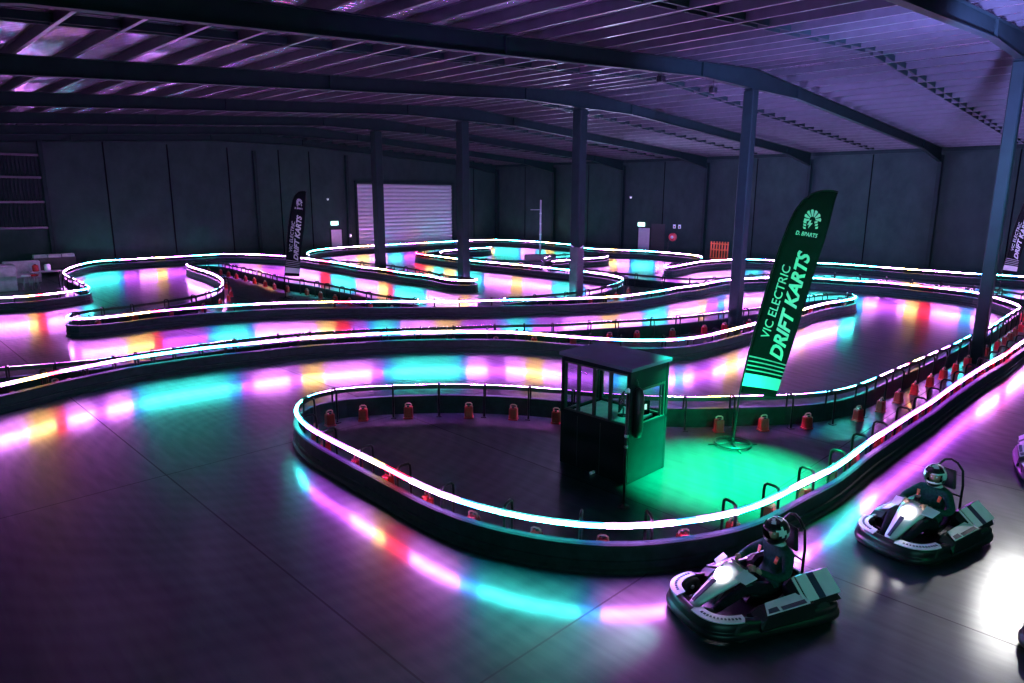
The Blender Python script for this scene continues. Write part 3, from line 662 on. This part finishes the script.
def make_flag(label, mats):
    r = empty('feather_flag'); tag(r, label, 'flag')
    left = [(740.5, 392), (748, 360), (757, 325), (765, 297), (773, 270), (781, 246), (789, 225), (796, 210), (804, 200), (813, 193.5), (822, 190.5)]
    right = [(776, 398), (785, 368), (794, 340), (803, 311), (812, 282.5), (819, 259), (825, 240), (829, 225), (832.5, 210), (835, 200), (838, 192)]
    # cloth grid between the two edges
    nrow, ncol = 44, 8; m = MB(); vs = []
    def interp(L, t):
        k = t*(len(L)-1); i = min(int(k), len(L)-2); f = k-i; return (L[i][0]*(1-f)+L[i+1][0]*f, L[i][1]*(1-f)+L[i+1][1]*f)
    for side in (0, .012):
        for j in range(nrow+1):
            a = fl(*interp(left, j/nrow)); c = fl(*interp(right, j/nrow))
            for i in range(ncol+1):
                f = i/ncol; vs.append(f3(a[0]*(1-f)+c[0]*f, a[1]*(1-f)+c[1]*f, -side))
    NV = (nrow+1)*(ncol+1); fs = []
    g_ = lambda s_, j, i: s_*NV+j*(ncol+1)+i
    for j in range(nrow):
        for i in range(ncol):
            fs.append((g_(0, j, i), g_(0, j, i+1), g_(0, j+1, i+1), g_(0, j+1, i))); fs.append((g_(1, j, i), g_(1, j+1, i), g_(1, j+1, i+1), g_(1, j, i+1)))
        for i in (0, ncol): fs.append((g_(0, j, i), g_(0, j+1, i), g_(1, j+1, i), g_(1, j, i)))
    for j in (0, nrow):
        for i in range(ncol): fs.append((g_(0, j, i), g_(1, j, i), g_(1, j, i+1), g_(0, j, i+1)))
    m.add(vs, fs, 0, True); m.build('banner', mats[0], r)
    # pole
    m = MB(); pts = [(0, .05)] + [(fl(*p)[0]-.015, fl(*p)[1]) for p in left] + [fl(831, 190.5), fl(838, 192)]
    m.tube([Vector((u, -ripple(u, z) if k else 0, z)) for k, (u, z) in enumerate(pts)], [.02]*6+[.014]*(len(pts)-6), 8); m.build('pole', M['tubeblack'], r)
    # cross base
    m = MB()
    for a in (20, 110, 200, 290): m.tube([(0, 0, .06), (.18*cos(radians(a)), .18*sin(radians(a)), .03), (.50*cos(radians(a)), .50*sin(radians(a)), .015)], .014, 6)
    m.lathe([(.03, 0), (.03, .12), (.022, .14)], (0, 0, .02), 10)
    m.tube([(.36*cos(a), .36*sin(a), .05) for a in [i*pi/10 for i in range(20)]], .022, 6, closed=True)
    m.build('cross_base', M['tubeblack'], r)
    # lettering
    def put(s, A, B_, H, bold, shear, name):
        vs2, fs2 = text_mesh(s, bold, shear); A = Vector(A); B2 = Vector(B_); Hh = Vector(H)
        out = []
        for (tx, ty) in vs2:
            q = A+(B2-A)*tx+(Hh-A)*ty; u, z = fl(q.x, q.y); out.append(f3(u, z, .012))
        m = MB(); m.add(out, fs2); m.build(name, mats[1], r)
    put('DRIFT KARTS', (781.5, 361), (811.5, 254), (768.5, 357), .035, .25, 'lettering')
    put('VIC ELECTRIC', (768.5, 339.5), (791, 267), (760.5, 336.5), .004, 0, 'lettering')
    put('D. BPARTS', (795.5, 234.5), (816.5, 238), (797, 230.5), .02, 0, 'lettering')
    # crest: fan of wedges over a bolt in a ring
    m = MB()
    def poly(pts, o=.012):
        m.add([f3(*fl(x, y), o) for x, y in pts], [tuple(range(len(pts)))])
    cx, cy = 812.5, 219.5
    for k in range(7):
        a0 = radians(195-k*31); a1 = radians(195-k*31-22)
        poly([(cx+3*cos(a0), cy-3*sin(a0)), (cx+8.2*cos(a0), cy-9.5*sin(a0)), (cx+8.6*cos((a0+a1)/2), cy-10.2*sin((a0+a1)/2)), (cx+8.2*cos(a1), cy-9.5*sin(a1)), (cx+3*cos(a1), cy-3*sin(a1))])
    poly([(809.5, 220.5), (811.5, 220), (810.5, 223.2), (812.8, 223), (808, 228.5), (809.2, 224.8), (807.2, 225)])
    for s_, x0 in ((-1, 806.5), (1, 814.5)):
        for k in range(3):
            yy = 221.5+k*2.8; poly([(x0+s_*k*.5, yy), (x0+s_*(3.2+k*.2), yy-.6), (x0+s_*(2.6+k*.2), yy+1.6), (x0+s_*k*.3, yy+1.9)])
    m.build('crest', mats[1], r)
    # lower stripes
    m = MB()
    def band(t0, t1, o=.012):
        for i in range(8):
            q = []
            for (t, f) in ((t0, i/8), (t0, (i+1)/8), (t1, (i+1)/8), (t1, i/8)):
                a = fl(*interp(left, t)); c = fl(*interp(right, t)); q.append(f3(a[0]*(1-f)+c[0]*f, a[1]*(1-f)+c[1]*f, o))
            m.add(q, [(0, 1, 2, 3)])
    band(.022, .060); m.build('stripe', mats[1], r)
    for k in range(4):
        m = MB(); band(.070+k*.013, .074+k*.013); m.build('stripe', mats[2], r)
    return r
fmats = [M['flagcloth'], M['print'], M['printgrey']]
flag = make_flag('large leaning feather flag on a cross base right of the booth', fmats)
flag.location = FB; flag.rotation_euler = (0, 0, atan2(FU.y, FU.x))
f2 = copy_tree(flag); p = unp(286, 299); f2.location = (p.x, p.y, 0); f2.rotation_euler = (0, radians(-2), atan2(FU.y, FU.x)+radians(16)); tag(f2, 'small distant feather flag at the left before the back wall', 'flag')
f3_ = copy_tree(flag); p = unp(999, 294); f3_.location = (p.x, p.y, 0); f3_.rotation_euler = (0, radians(-3), atan2(FU.y, FU.x)+radians(-52)); tag(f3_, 'dim feather flag near the right edge behind the green-lit column', 'flag')

# ------------------------------------------------------------------ electric go-kart (nose towards +X)
def ring_path():
    P = [(1.0, 0), (.985, .22), (.93, .40), (.80, .53), (.62, .60), (.42, .62), (.1, .645), (-.35, .66), (-.66, .66), (-.86, .62), (-.96, .50), (-1.0, .3), (-1.0, 0)]
    full = P + [(x, -y) for x, y in P[-2:0:-1]]
    out = []; n = len(full)
    for i in range(n):
        p0, p1, p2, p3 = [Vector((*full[(i+k) % n], 0)) for k in (-1, 0, 1, 2)]
        for k in range(4):
            t = k/4; out.append(.5*((2*p1)+(p2-p0)*t+(2*p0-5*p1+4*p2-p3)*t*t+(3*p1-p0-3*p2+p3)*t**3))
    return out
RING = ring_path()
def loft(m, sections, mi=0, smooth=True, capends=True):
    n = len(sections[0]); vs = [Vector(v) for s_ in sections for v in s_]; fs = []
    for i in range(len(sections)-1):
        for k in range(n): fs.append((i*n+k, i*n+(k+1) % n, (i+1)*n+(k+1) % n, (i+1)*n+k))
    if capends: fs += [tuple(range(n)), tuple(range((len(sections)-1)*n, len(sections)*n))]
    return m.add(vs, fs, mi, smooth)
def make_kart(label):
    r = empty('go_kart'); tag(r, label, 'go-kart')
    # wrap-round bumper
    m = MB(); N = len(RING); prof = [(-.02, .04), (.02, .04), (.04, .06), (.045, .11), (.035, .135), (.015, .14), (.015, .16), (.015, .20), (-.005, .235), (-.05, .252), (-.09, .24), (-.09, .215), (-.045, .20), (-.03, .12)]
    vs = []
    for i, p in enumerate(RING):
        t = (RING[(i+1) % N]-RING[i-1]).normalized(); o = Vector((t.y, -t.x, 0)); lift = .02 if p.x > .4 else 0
        for a, z in prof: vs.append(Vector((p.x, p.y, 0))-o*0+o*(a-.06)+Vector((0, 0, z+lift*(z > .2))))
    n = len(prof); fs = [(i*n+k, i*n+(k+1) % n, ((i+1) % N)*n+(k+1) % n, ((i+1) % N)*n+k) for i in range(N) for k in range(n)]
    m.add(vs, fs, 0, True); m.build('bumper', M['kartblack'], r)
    # pale panels laid on the front of the bumper, left and right
    for sgn in (1, -1):
        m = MB(); pts = [p for p in RING if p.x > .50 and p.y*sgn > .12]
        pts.sort(key=lambda p: p.y*sgn-p.x*.6)
        inner = []; outer = []
        cen = Vector((.1, 0, 0)); K = len(pts)
        for i, p in enumerate(pts):
            d_ = (p-cen).normalized(); wd = .14 if 0 < i < K-1 else .05
            outer.append(p-d_*.055+Vector((0, 0, .275))); inner.append(p-d_*(.055+wd)+Vector((0, 0, .290)))
        vs = outer+inner+[v-Vector((0, 0, .012)) for v in outer+inner]; K2 = 2*K
        fs = [(i, i+1, K+i+1, K+i) for i in range(K-1)]+[(K2+i, K2+i+1, K2+K+i+1, K2+K+i) for i in range(K-1)]
        fs += [(i, i+1, K2+i+1, K2+i) for i in range(K-1)]+[(K+i, K+i+1, K2+K+i+1, K2+K+i) for i in range(K-1)]
        m.add(vs, fs, 0)
        # dark lettering marks along the panel
        for i in range(2, K-2):
            c = (outer[i]+inner[i])/2; nx = (outer[i+1]+inner[i+1])/2; d_ = nx-c; ln = d_.length
            m.box(c+d_*.4+Vector((0, 0, .003)), (ln*.55, .03, .006), 1, rot=rotz(atan2(d_.y, d_.x)))
        m.build('bumper_panel', [M['lilac'], M['mark']], r)
    # chassis tray and tubes
    m = MB(); m.prism([(.86, -.3, .06), (.86, .3, .06), (.5, .36, .06), (-.85, .42, .06), (-.85, -.42, .06), (.5, -.36, .06)], (0, 0, .02))
    for s_ in (-1, 1):
        m.tube([(.88, s_*.28, .10), (.5, s_*.33, .10), (-.2, s_*.38, .10), (-.88, s_*.40, .12)], .018, 6)
        m.tube([(.45, s_*.33, .12), (.42, s_*.52, .14)], .02, 6)
    m.tube([(-.62, -.6, .14), (-.62, .6, .14)], .02, 8); m.tube([(.86, -.3, .12), (.86, .3, .12)], .015, 6)
    m.build('chassis', M['kartblack'], r)
    for (x, y, rr, ww) in ((.50, .50, .13, .13), (.50, -.50, .13, .13), (-.62, .50, .145, .19), (-.62, -.50, .145, .19)):
        m = MB(); R_ = rotx(pi/2)
        m.lathe([(rr*.55, -ww/2), (rr*.9, -ww/2), (rr, -ww*.38), (rr, ww*.38), (rr*.9, ww/2), (rr*.55, ww/2)], (x, y, rr), 20, rot=R_); t_ = m.build('tyre', M['rubber'], r)
        m = MB(); m.lathe([(rr*.5, -ww*.42), (rr*.56, -ww*.3), (rr*.56, ww*.3), (rr*.5, ww*.42)], (x, y, rr), 12, rot=R_); m.lathe([(.03, -ww*.52), (.03, ww*.52)], (x, y, rr), 8, rot=R_); m.build('wheel_rim', M['metal'], t_)
    # front fairing: a tall tapering shield with dark centre, lamp set in
    def sec(x, z, hw, bow):
        out = []
        for k in range(7):
            f = -1+k/3; out.append((x-bow*f*f, f*hw, z-.03*f*f))
        return out+[(a-.02, b_, c-.03) for a, b_, c in out[::-1]]
    secs = [sec(.86, .20, .05, 0), sec(.74, .31, .085, .01), sec(.58, .42, .12, .03), sec(.42, .52, .165, .05), sec(.30, .60, .19, .07), sec(.22, .655, .15, .06)]
    m = MB(); loft(m, secs, 0); m.build('front_fairing', M['white'], r)
    m = MB(); m.prism([(.80, -.018, .268), (.80, .018, .268), (.50, .03, .487), (.50, -.03, .487)], (.012, 0, .012)); m.build('fairing_stripe', M['mark'], r)
    dr = (Vector((.58-.42, 0, .42-.52))).normalized()
    m = MB(); m.lathe([(.075, 0), (.075, .025), (.05, .035)], (.425, 0, .545), 18, rot=roty(radians(52))); m.build('headlight', M['headlight'], r)
    for s_ in (-1, 1):     # fairing side wings
        m = MB(); m.prism([(.36, s_*.17, .56), (.30, s_*.30, .54), (.16, s_*.32, .60), (.22, s_*.16, .64)], (.0, 0, .015)); m.build('fairing_wing', M['lilac'], r)
    m = MB(); m.tube([(.50, 0, .16), (.12, 0, .56)], .014, 8); m.build('steering_column', M['metal'], r)
    ax = Vector((-.68, 0, .73)); Rm = ax.to_track_quat('Z', 'Y').to_matrix()
    m = MB(); m.tube([Rm @ Vector((.15*cos(a), .15*sin(a), 0)) + Vector((.115, 0, .57)) for a in [i*pi/12 for i in range(24)]], .014, 8, closed=True)
    for a in (pi/2, -pi/2, 0): m.tube([Vector((.115, 0, .565)), Rm @ Vector((.15*cos(a), .15*sin(a), 0)) + Vector((.115, 0, .57))], .012, 6)
    m.build('steering_wheel', M['tubeblack'], r)
    # bucket seat
    m = MB(); ss = []
    for (x, z, hw, th) in ((.10, .18, .17, .05), (-.08, .13, .20, .05), (-.28, .13, .21, .06), (-.42, .22, .21, .06), (-.50, .40, .20, .05), (-.56, .58, .17, .04), (-.58, .66, .10, .03)):
        o = []
        for k in range(9):
            f = -1+k/4; up_ = .14*f**4 if z < .3 else .03*f**4; fx = .10*f**4 if z >= .3 else 0
            o.append((x+fx, f*hw, z+up_))
        ss.append(o+[(a-(.03 if z >= .3 else 0), b_, c-(0.02 if z >= .3 else th)) for a, b_, c in o[::-1]])
    loft(m, ss); m.build('seat', M['kartblack'], r)
    # side pods with pale tops
    for s_ in (-1, 1):
        m = MB(); loft(m, [[(x, s_*.36, .08), (x, s_*.60, .08), (x, s_*.63, .16), (x, s_*.60, z), (x, s_*.42, z+.05), (x, s_*.36, z)] for x, z in ((.30, .20), (.2, .27), (-.3, .31), (-.46, .33))], 0, False)
        o = m.build('side_pod', M['kartblack'], r)
        m = MB()
        m.prism([(.20, s_*.585, .292), (-.40, s_*.60, .335), (-.40, s_*.43, .385), (.12, s_*.43, .338)], (0, 0, .01))
        m.build('pod_panel', M['lilac'], o)
        m = MB(); m.prism([(.17, s_*.575, .304), (.02, s_*.58, .315), (.02, s_*.52, .333), (.14, s_*.52, .322)], (0, 0, .006))
        m.prism([(-.02, s_*.585, .319), (-.36, s_*.59, .344), (-.36, s_*.54, .358), (-.02, s_*.54, .333)], (0, 0, .006)); m.build('pod_lettering', M['mark'], o)
        # rear battery cover, pale with dark band, rising towards the back
        m = MB(); loft(m, [[(x, s_*.27, .30), (x, s_*.52, .26), (x, s_*.575, .27), (x, s_*.56, z-.12), (x, s_*.31, z+.07), (x, s_*.26, z+.05)] for x, z in ((-.28, .36), (-.34, .43), (-.84, .47), (-.90, .40))], 0, False)
        o = m.build('battery_cover', M['kartblack'], r)
        for xa, xb, mm in ((-.35, -.385, 'white'), (-.41, -.56, 'white'), (-.565, -.66, 'mark'), (-.665, -.88, 'lilac')):
            m = MB(); za = .435+.075*(-xa-.36); zb = .435+.075*(-xb-.36); m.prism([(xa, s_*.565, za-.110), (xb, s_*.565, zb-.110), (xb, s_*.315, zb+.072), (xa, s_*.315, za+.072)], (0, s_*.004, .010)); m.build('cover_panel', M[mm], o)
    # hoop and head rest
    m = MB(); m.tube([(-.62, -.20, .30), (-.63, -.20, .80), (-.63, -.17, 1.02), (-.62, -.09, 1.12), (-.62, 0, 1.15), (-.62, .09, 1.12), (-.63, .17, 1.02), (-.63, .20, .80), (-.62, .20, .30)], .018, 8)
    m.tube([(-.63, -.2, .62), (-.63, .2, .62)], .014, 6); m.build('roll_hoop', M['tubeblack'], r)
    m = MB(); m.box((-.59, 0, .86), (.06, .26, .30), top=(1, .75), bev=.02); m.build('head_rest', M['kartblack'], r)
    m = MB(); m.box((-.97, .25, .17), (.02, .16, .05)); m.box((-.97, -.25, .17), (.02, .16, .05)); m.build('rear_reflector', M['lilac'], r)
    return r
kart = make_kart('black and white go-kart nearest the camera with driver')

# ------------------------------------------------------------------ the driver
def make_driver(label, hyaw, hpitch, dark=.45):
    r = empty('person'); tag(r, label, 'person')
    V = []; E = []; RAD = []
    def v(co, rad, parent=None):
        V.append(Vector(co)); RAD.append(rad if isinstance(rad, tuple) else (rad, rad))
        if parent is not None: E.append((parent, len(V)-1))
        return len(V)-1
    pel = v((-.26, 0, .28), (.155, .13)); ab = v((-.31, 0, .42), (.15, .115), pel); ch = v((-.35, 0, .58), (.175, .125), ab)
    sh = v((-.36, 0, .69), (.13, .10), ch); nk = v((-.34, 0, .76), .062, sh); v((-.32, 0, .83), .06, nk)
    hands = []
    for s_ in (-1, 1):
        a = v((-.34, s_*.17, .685), .075, sh); b_ = v((-.22, s_*.31, .55), .055, a); b2 = v((-.10, s_*.29, .52), .046, b_); c = v((.03, s_*.185, .565), .034, b2); h = v((.085, s_*.15, .60), .032, c)
        hands.append((s_, Vector((.085, s_*.15, .60))))
        t = v((-.18, s_*.11, .27), .10, pel); t2 = v((.06, s_*.19, .38), .082, t); kn = v((.25, s_*.21, .43), .066, t2); sh2 = v((.42, s_*.17, .30), .055, kn); an = v((.56, s_*.13, .19), .042, sh2); v((.62, s_*.12, .17), (.045, .04), an); v((.72, s_*.12, .23), (.04, .03), len(V)-1)
    me = bpy.data.meshes.new('body'); me.from_pydata(V, E, []); o = bpy.data.objects.new('body', me); COL.objects.link(o)
    md = o.modifiers.new('skin', 'SKIN'); md.use_smooth_shade = True
    for i, sv in enumerate(me.skin_vertices[0].data): sv.radius = RAD[i]; sv.use_root = (i == 0)
    o.modifiers.new('sub', 'SUBSURF').levels = 2; o.modifiers['sub'].render_levels = 2
    bpy.context.view_layer.update()
    base = bpy.data.meshes.new_from_object(o.evaluated_get(bpy.context.evaluated_depsgraph_get()))
    m = MB(); m.add([x.co for x in base.vertices], [tuple(p.vertices) for p in base.polygons], 0, True)
    bpy.data.objects.remove(o); bpy.data.meshes.remove(base)
    # fingers: five per hand, curled round the rim
    for s_, c in hands:
        fwd = Vector((.6, -s_*.1, .2)).normalized(); side = Vector((.25, s_*.2, -.95)).normalized()
        for k in range(4):
            ln = (.045, .052, .05, .038)[k]; a = c + side*(-.025+k*.017)
            m.tube([a, a+fwd*ln*.8, a+fwd*ln*1.2+Vector((-.0, -s_*.02, -.015)), a+fwd*ln*.95+Vector((-.01, -s_*.04, -.025)), a+fwd*ln*.5+Vector((0, -s_*.045, -.025))], [.0095, .009, .0088, .008, .006], 6)
        a = c+Vector((0, -s_*.02, .015)); m.tube([a, a+Vector((.02, -s_*.03, .01)), a+Vector((.04, -s_*.045, -.005)), a+Vector((.055, -s_*.05, -.015))], [.012, .011, .010, .007], 6)
    # suit zones along the one continuous surface
    for i, f in enumerate(m.f):
        c = sum((Vector(m.v[j]) for j in f), Vector())/len(f)
        if c.x > .045 and c.z > .5 and abs(c.y) < .24: m.m[i] = 2
        elif c.z > .77: m.m[i] = 2
        elif (c.x > -.16 and c.z < .52 and not (abs(c.y) > .22 and c.z > .47)) or c.z < .33: m.m[i] = 1
        if c.x > .60 or (c.x > .55 and c.z < .2): m.m[i] = 3
    m.build('body', [M['jacket'], M['trouser'], M['skin'], M['rubber']], r)
    # head: face inside an open-face helmet
    hc = Vector((-.30, 0, .915)); Rh = rotz(hyaw) @ roty(hpitch)
    m = MB(); vs = []; fs = []; nl, nw = 14, 10
    def face_pt(u, w_):      # u azimuth -1..1, w_ height -1..1
        a = u*1.35; e = w_*1.2; rx, ry, rz_ = .092, .074, .112
        p = Vector((rx*cos(a)*cos(e), ry*sin(a)*cos(e), rz_*sin(e)))
        nose = math.exp(-(u/.13)**2-((w_+.08)/.2)**2)*.022; mouth = math.exp(-(u/.28)**2-((w_+.42)/.07)**2)*.006
        sock = math.exp(-((abs(u)-.33)/.14)**2-((w_-.12)/.12)**2)*.012
        p.x += nose+mouth-sock; return p
    for i in range(nl+1):
        for j in range(nw+1): vs.append(Rh @ face_pt(-1+2*i/nl, -1+2*j/nw)+hc)
    for i in range(nl):
        for j in range(nw): fs.append((i*(nw+1)+j, (i+1)*(nw+1)+j, (i+1)*(nw+1)+j+1, i*(nw+1)+j+1))
    m.add(vs, fs, 0, True)
    hd = m.build('face', [M['skin']], r)
    for s_ in (-1, 1):
        m = MB(); m.lathe([(.002, -.011), (.008, -.008), (.011, 0), (.008, .008), (.002, .011)], Rh @ Vector((.078, s_*.031, .014))+hc, 8); m.build('eye', M['white'], hd)
    m = MB(); m.box(Rh @ Vector((.090, 0, -.052))+hc, (.006, .04, .008), rot=Rh); m.build('mouth', mat('lips', (.35, .12, .10), .5), hd)
    # shell
    m = MB(); nu, nv = 28, 16; vs = []; fs = []; keep = []
    def shell(a, e, k=1.0):
        rx, ry, rz_ = .162*k, .138*k, .155*k
        chin = .035*max(0, cos(a))*max(0, -sin(e)); return Vector((rx*cos(a)*cos(e)+chin, ry*sin(a)*cos(e), rz_*sin(e)+.015))
    for k in (1.0, .93):
        for j in range(nv+1):
            e = -1.15+(pi/2+1.15)*j/nv
            for i in range(nu): vs.append(Rh @ shell(2*pi*i/nu-pi, e, k)+hc)
    LAY = nu*(nv+1)
    def opening(i, j):
        a = 2*pi*(i+.5)/nu-pi; e = -1.15+(pi/2+1.15)*(j+.5)/nv; return abs(a) < .95 and -.28 < e < .46
    for j in range(nv):
        for i in range(nu):
            if opening(i, j): continue
            q = (j*nu+i, j*nu+(i+1) % nu, (j+1)*nu+(i+1) % nu, (j+1)*nu+i)
            fs.append(q); fs.append(tuple(LAY+t for t in q[::-1]))
    b0 = len(m.f); m.add(vs, fs, 0, True)
    for idx in range(len(m.f)):
        j, i = (m.f[idx][0] % LAY)//nu, m.f[idx][0] % nu
        a = 2*pi*(i+.5)/nu-pi; e = -1.15+(pi/2+1.15)*(j+.5)/nv
        if sin(a*3+e*4)+sin(a*5-e*3)*.6 > dark or e < -.55: m.m[idx] = 1
    m.build('helmet', [M['white'], M['kartblack']], r)
    # raised visor
    m = MB(); vs = []; fs = []
    for k in (1.08, 1.05):
        for j in range(5):
            for i in range(13): vs.append(Rh @ shell(-1.1+2.2*i/12, .50+.42*j/4, k)+hc)
    for j in range(4):
        for i in range(12):
            q = (j*13+i, j*13+i+1, (j+1)*13+i+1, (j+1)*13+i); fs.append(q); fs.append(tuple(65+t for t in q[::-1]))
    m.add(vs, fs, 0, True); m.build('visor', M['visor'], r)
    # pale neck guard and orange shoulder tabs
    m = MB(); m.tube([(-.33+.075*cos(a), .075*sin(a), .775+.012*cos(a)) for a in [i*pi/9 for i in range(18)]], .022, 8, closed=True); m.build('neck_guard', M['lilac'], r)
    for s_ in (-1, 1):
        m = MB(); m.prism([(-.225, s_*.125, .685), (-.225, s_*.165, .68), (-.20, s_*.155, .60), (-.20, s_*.12, .605)], (.012, 0, .004)); m.build('shoulder_tab', M['orange'], r)
    return r
drv = make_driver('seated kart driver in dark jacket with dark patterned helmet turned left', radians(14), radians(8), -.35)

def heading(nose, d):
    d = Vector((d[0], d[1], 0)).normalized(); c = Vector((nose[0], nose[1], 0))-d*1.0; return c, atan2(d.y, d.x)
def place(k, dv, nose, d, power, back=0.0):
    c, a = heading(nose, d); k.location = c; k.rotation_euler = (0, 0, a)
    if dv: dv.location = c; dv.rotation_euler = (0, 0, a); dv.scale = (1.08, 1.08, 1.08); dv.location = c+rotz(a) @ Vector((.06-back, 0, -.02))
    h = c+rotz(a) @ Vector((.56, 0, .66)); t = c+rotz(a) @ Vector((2.1, 0, 0))
    spot('kart_headlight', h, t, (1, .95, .85), power, 44, .9, .04)
place(kart, drv, (6.57, 3.80), (-.91, .42), 2500, .09)
k2 = copy_tree(kart); d2 = make_driver('seated kart driver in dark jacket with white helmet facing the camera', radians(20), radians(4))
tag(k2, 'black and white go-kart following behind the nearest one', 'go-kart'); place(k2, d2, (9.98, 2.66), (-.97, .25), 250, -.05)
k3 = copy_tree(kart); d3 = copy_tree(drv); tag(k3, 'go-kart entering at the right edge level with the second driver', 'go-kart'); tag(d3, 'driver of the kart entering at the right edge', 'person')
place(k3, d3, (14.50, 1.17), (-.96, -.2), 90)
k4 = copy_tree(kart); tag(k4, 'go-kart barely showing at the bottom right corner', 'go-kart'); place(k4, None, (8.68, .60), (-.8, .6), 30)

# ------------------------------------------------------------------ small things round the hall
# hanging floodlights under the rafter of the black column
for px_, py_, lb in ((661, 79, 'left of two black floodlights hanging under the rafter'), (713, 90, 'right of two black floodlights hanging under the rafter')):
    p = unp_plane(px_, py_, Vector((0, FRAMES[3], 0)), Vector((0, 1, 0)))
    r = empty('floodlight', (p.x, p.y, p.z)); tag(r, lb, 'floodlight')
    m = MB(); m.box((0, 0, 0), (.24, .20, .2), bev=.02); m.build('housing', M['kartblack'], r)
    top = zr(p.x)-.46-p.z
    m = MB(); m.tube([(-.14, 0, 0), (-.14, 0, .14), (.14, 0, .14), (.14, 0, 0)], .012, 6); m.tube([(0, 0, .14), (0, 0, max(.16, top))], .012, 6); m.build('yoke', M['tubeblack'], r)
    m = MB(); m.box((0, -.105, 0), (.18, .01, .14)); m.build('lens', M['leaf'], r)
for px_, py_ in ((86, 118), (471, 1), (596, 80)):
    pass
# mast by the stub barrier
p = unp(540, 260.5); r = empty('lighting_mast', (p.x, p.y, 0)); tag(r, 'thin pale mast standing on a dark base beyond the hairpin', 'mast')
m = MB(); m.box((0, 0, .25), (2.4, .8, .5), bev=.05, rot=rotz(-.75)); m.build('base', M['channel'], r)
m = MB(); m.lathe([(.07, .5), (.06, 4.6), (.03, 4.65)], (0, 0, 0), 8)
m.tube([(0, 0, 3.9), (-.55, .55, 3.9)], .025, 6); m.build('pole', mat('pale_mast', (.3, .26, .32), .4, .3), r)
m = MB()
for z in (1.2, 2.0, 2.8, 3.6): m.lathe([(.075, z), (.085, z+.03), (.075, z+.06)], (0, 0, 0), 8)
m.build('band', M['metal'], r)
# clutter at the far left
def crate(px_, py_, w_, d_, h_, name, label, cat, mt, ribs=0, lid=True):
    p = unp(px_, py_); r = empty(name, (p.x, p.y, 0), 0); tag(r, label, cat)
    m = MB(); m.box((0, 0, h_/2), (w_, d_, h_), bev=.04)
    for i in range(ribs): m.box((-w_/2+(i+.5)*w_/ribs, -d_/2-.01, h_/2), (.05, .04, h_*.92), 0)
    m.build('body', mt, r)
    if lid: m = MB(); m.box((0, 0, h_+.04), (w_*1.04, d_*1.06, .09), bev=.03); m.build('lid', M['pale'], r)
    return r
crate(-2, 291, 1.6, 1.2, 1.25, 'storage_bin', 'large pale lidded bin at the left edge of the hall', 'bin', M['pale'])
crate(24, 283, 1.7, .4, 1.25, 'storage_locker', 'pale ribbed locker standing behind the clutter at far left', 'locker', M['pale'], 8, False)
r = empty('trolley', (10.1, 51.45, 0)); tag(r, 'dark trolley with three pale trays left of the barrier curl', 'trolley')
m = MB(); m.box((0, 0, .62), (2.3, .5, .84), bev=.03); m.build('body', M['darkwood'], r)
for i in range(3):
    m = MB(); m.box((-.75+i*.75, -.03, 1.13), (.70, .46, .20), top=(1, .9), bev=.02); m.build('tray', M['pale'], r)
for sx in (-1, 1):
    m = MB(); m.lathe([(.09, -.04), (.1, 0), (.09, .04)], (sx*.95, -.18, .1), 10, rot=rotx(pi/2)); m.build('wheel', M['rubber'], r)
def table(px_, py_, label):
    p = unp(px_, py_); r = empty('side_table', (p.x, p.y, 0)); tag(r, label, 'table')
    m = MB(); m.box((0, 0, .86), (1.5, .7, .05), bev=.015); m.build('tabletop', M['pale'], r)
    for sx in (-1, 1):
        for sy in (-1, 1): m = MB(); m.tube([(sx*.65, sy*.28, 0), (sx*.62, sy*.26, .84)], .025, 6); m.build('leg', M['metal'], r)
    return p
p = table(48, 287, 'small pale table behind the left barrier')
for i, (dx, cl_, lb) in enumerate(((-.45, 'red', 'red drum canister on the small pale table'), (.1, 'white', 'white canister on the small pale table'))):
    r = empty('canister', (p.x+dx, p.y, .885)); tag(r, lb, 'canister')
    m = MB(); m.lathe([(.13, 0), (.15, .02), (.15, .3), (.09, .36)], (0, 0, 0), 14); m.build('body', M[cl_], r)
    m = MB(); m.lathe([(.05, .36), (.05, .4)], (0, 0, 0), 10); m.build('cap', M['redlid'], r)
def stool(px_, py_, label, mt):
    p = unp(px_, py_); r = empty('bar_stool', (p.x, p.y, 0)); tag(r, label, 'stool')
    m = MB(); m.lathe([(.02, .70), (.2, .70), (.22, .73), (.21, .78), (.05, .80)], (0, 0, 0), 14); m.build('seat', mt, r)
    for a in (45, 135, 225, 315): m = MB(); m.tube([(.12*cos(radians(a)), .12*sin(radians(a)), .7), (.24*cos(radians(a)), .24*sin(radians(a)), 0)], .02, 6); m.build('leg', M['metal'], r)
stool(28, 290, 'pale round stool behind the left barrier, left of the small table', M['white']); stool(36, 289, 'red round stool next to the pale stool at far left', M['red'])
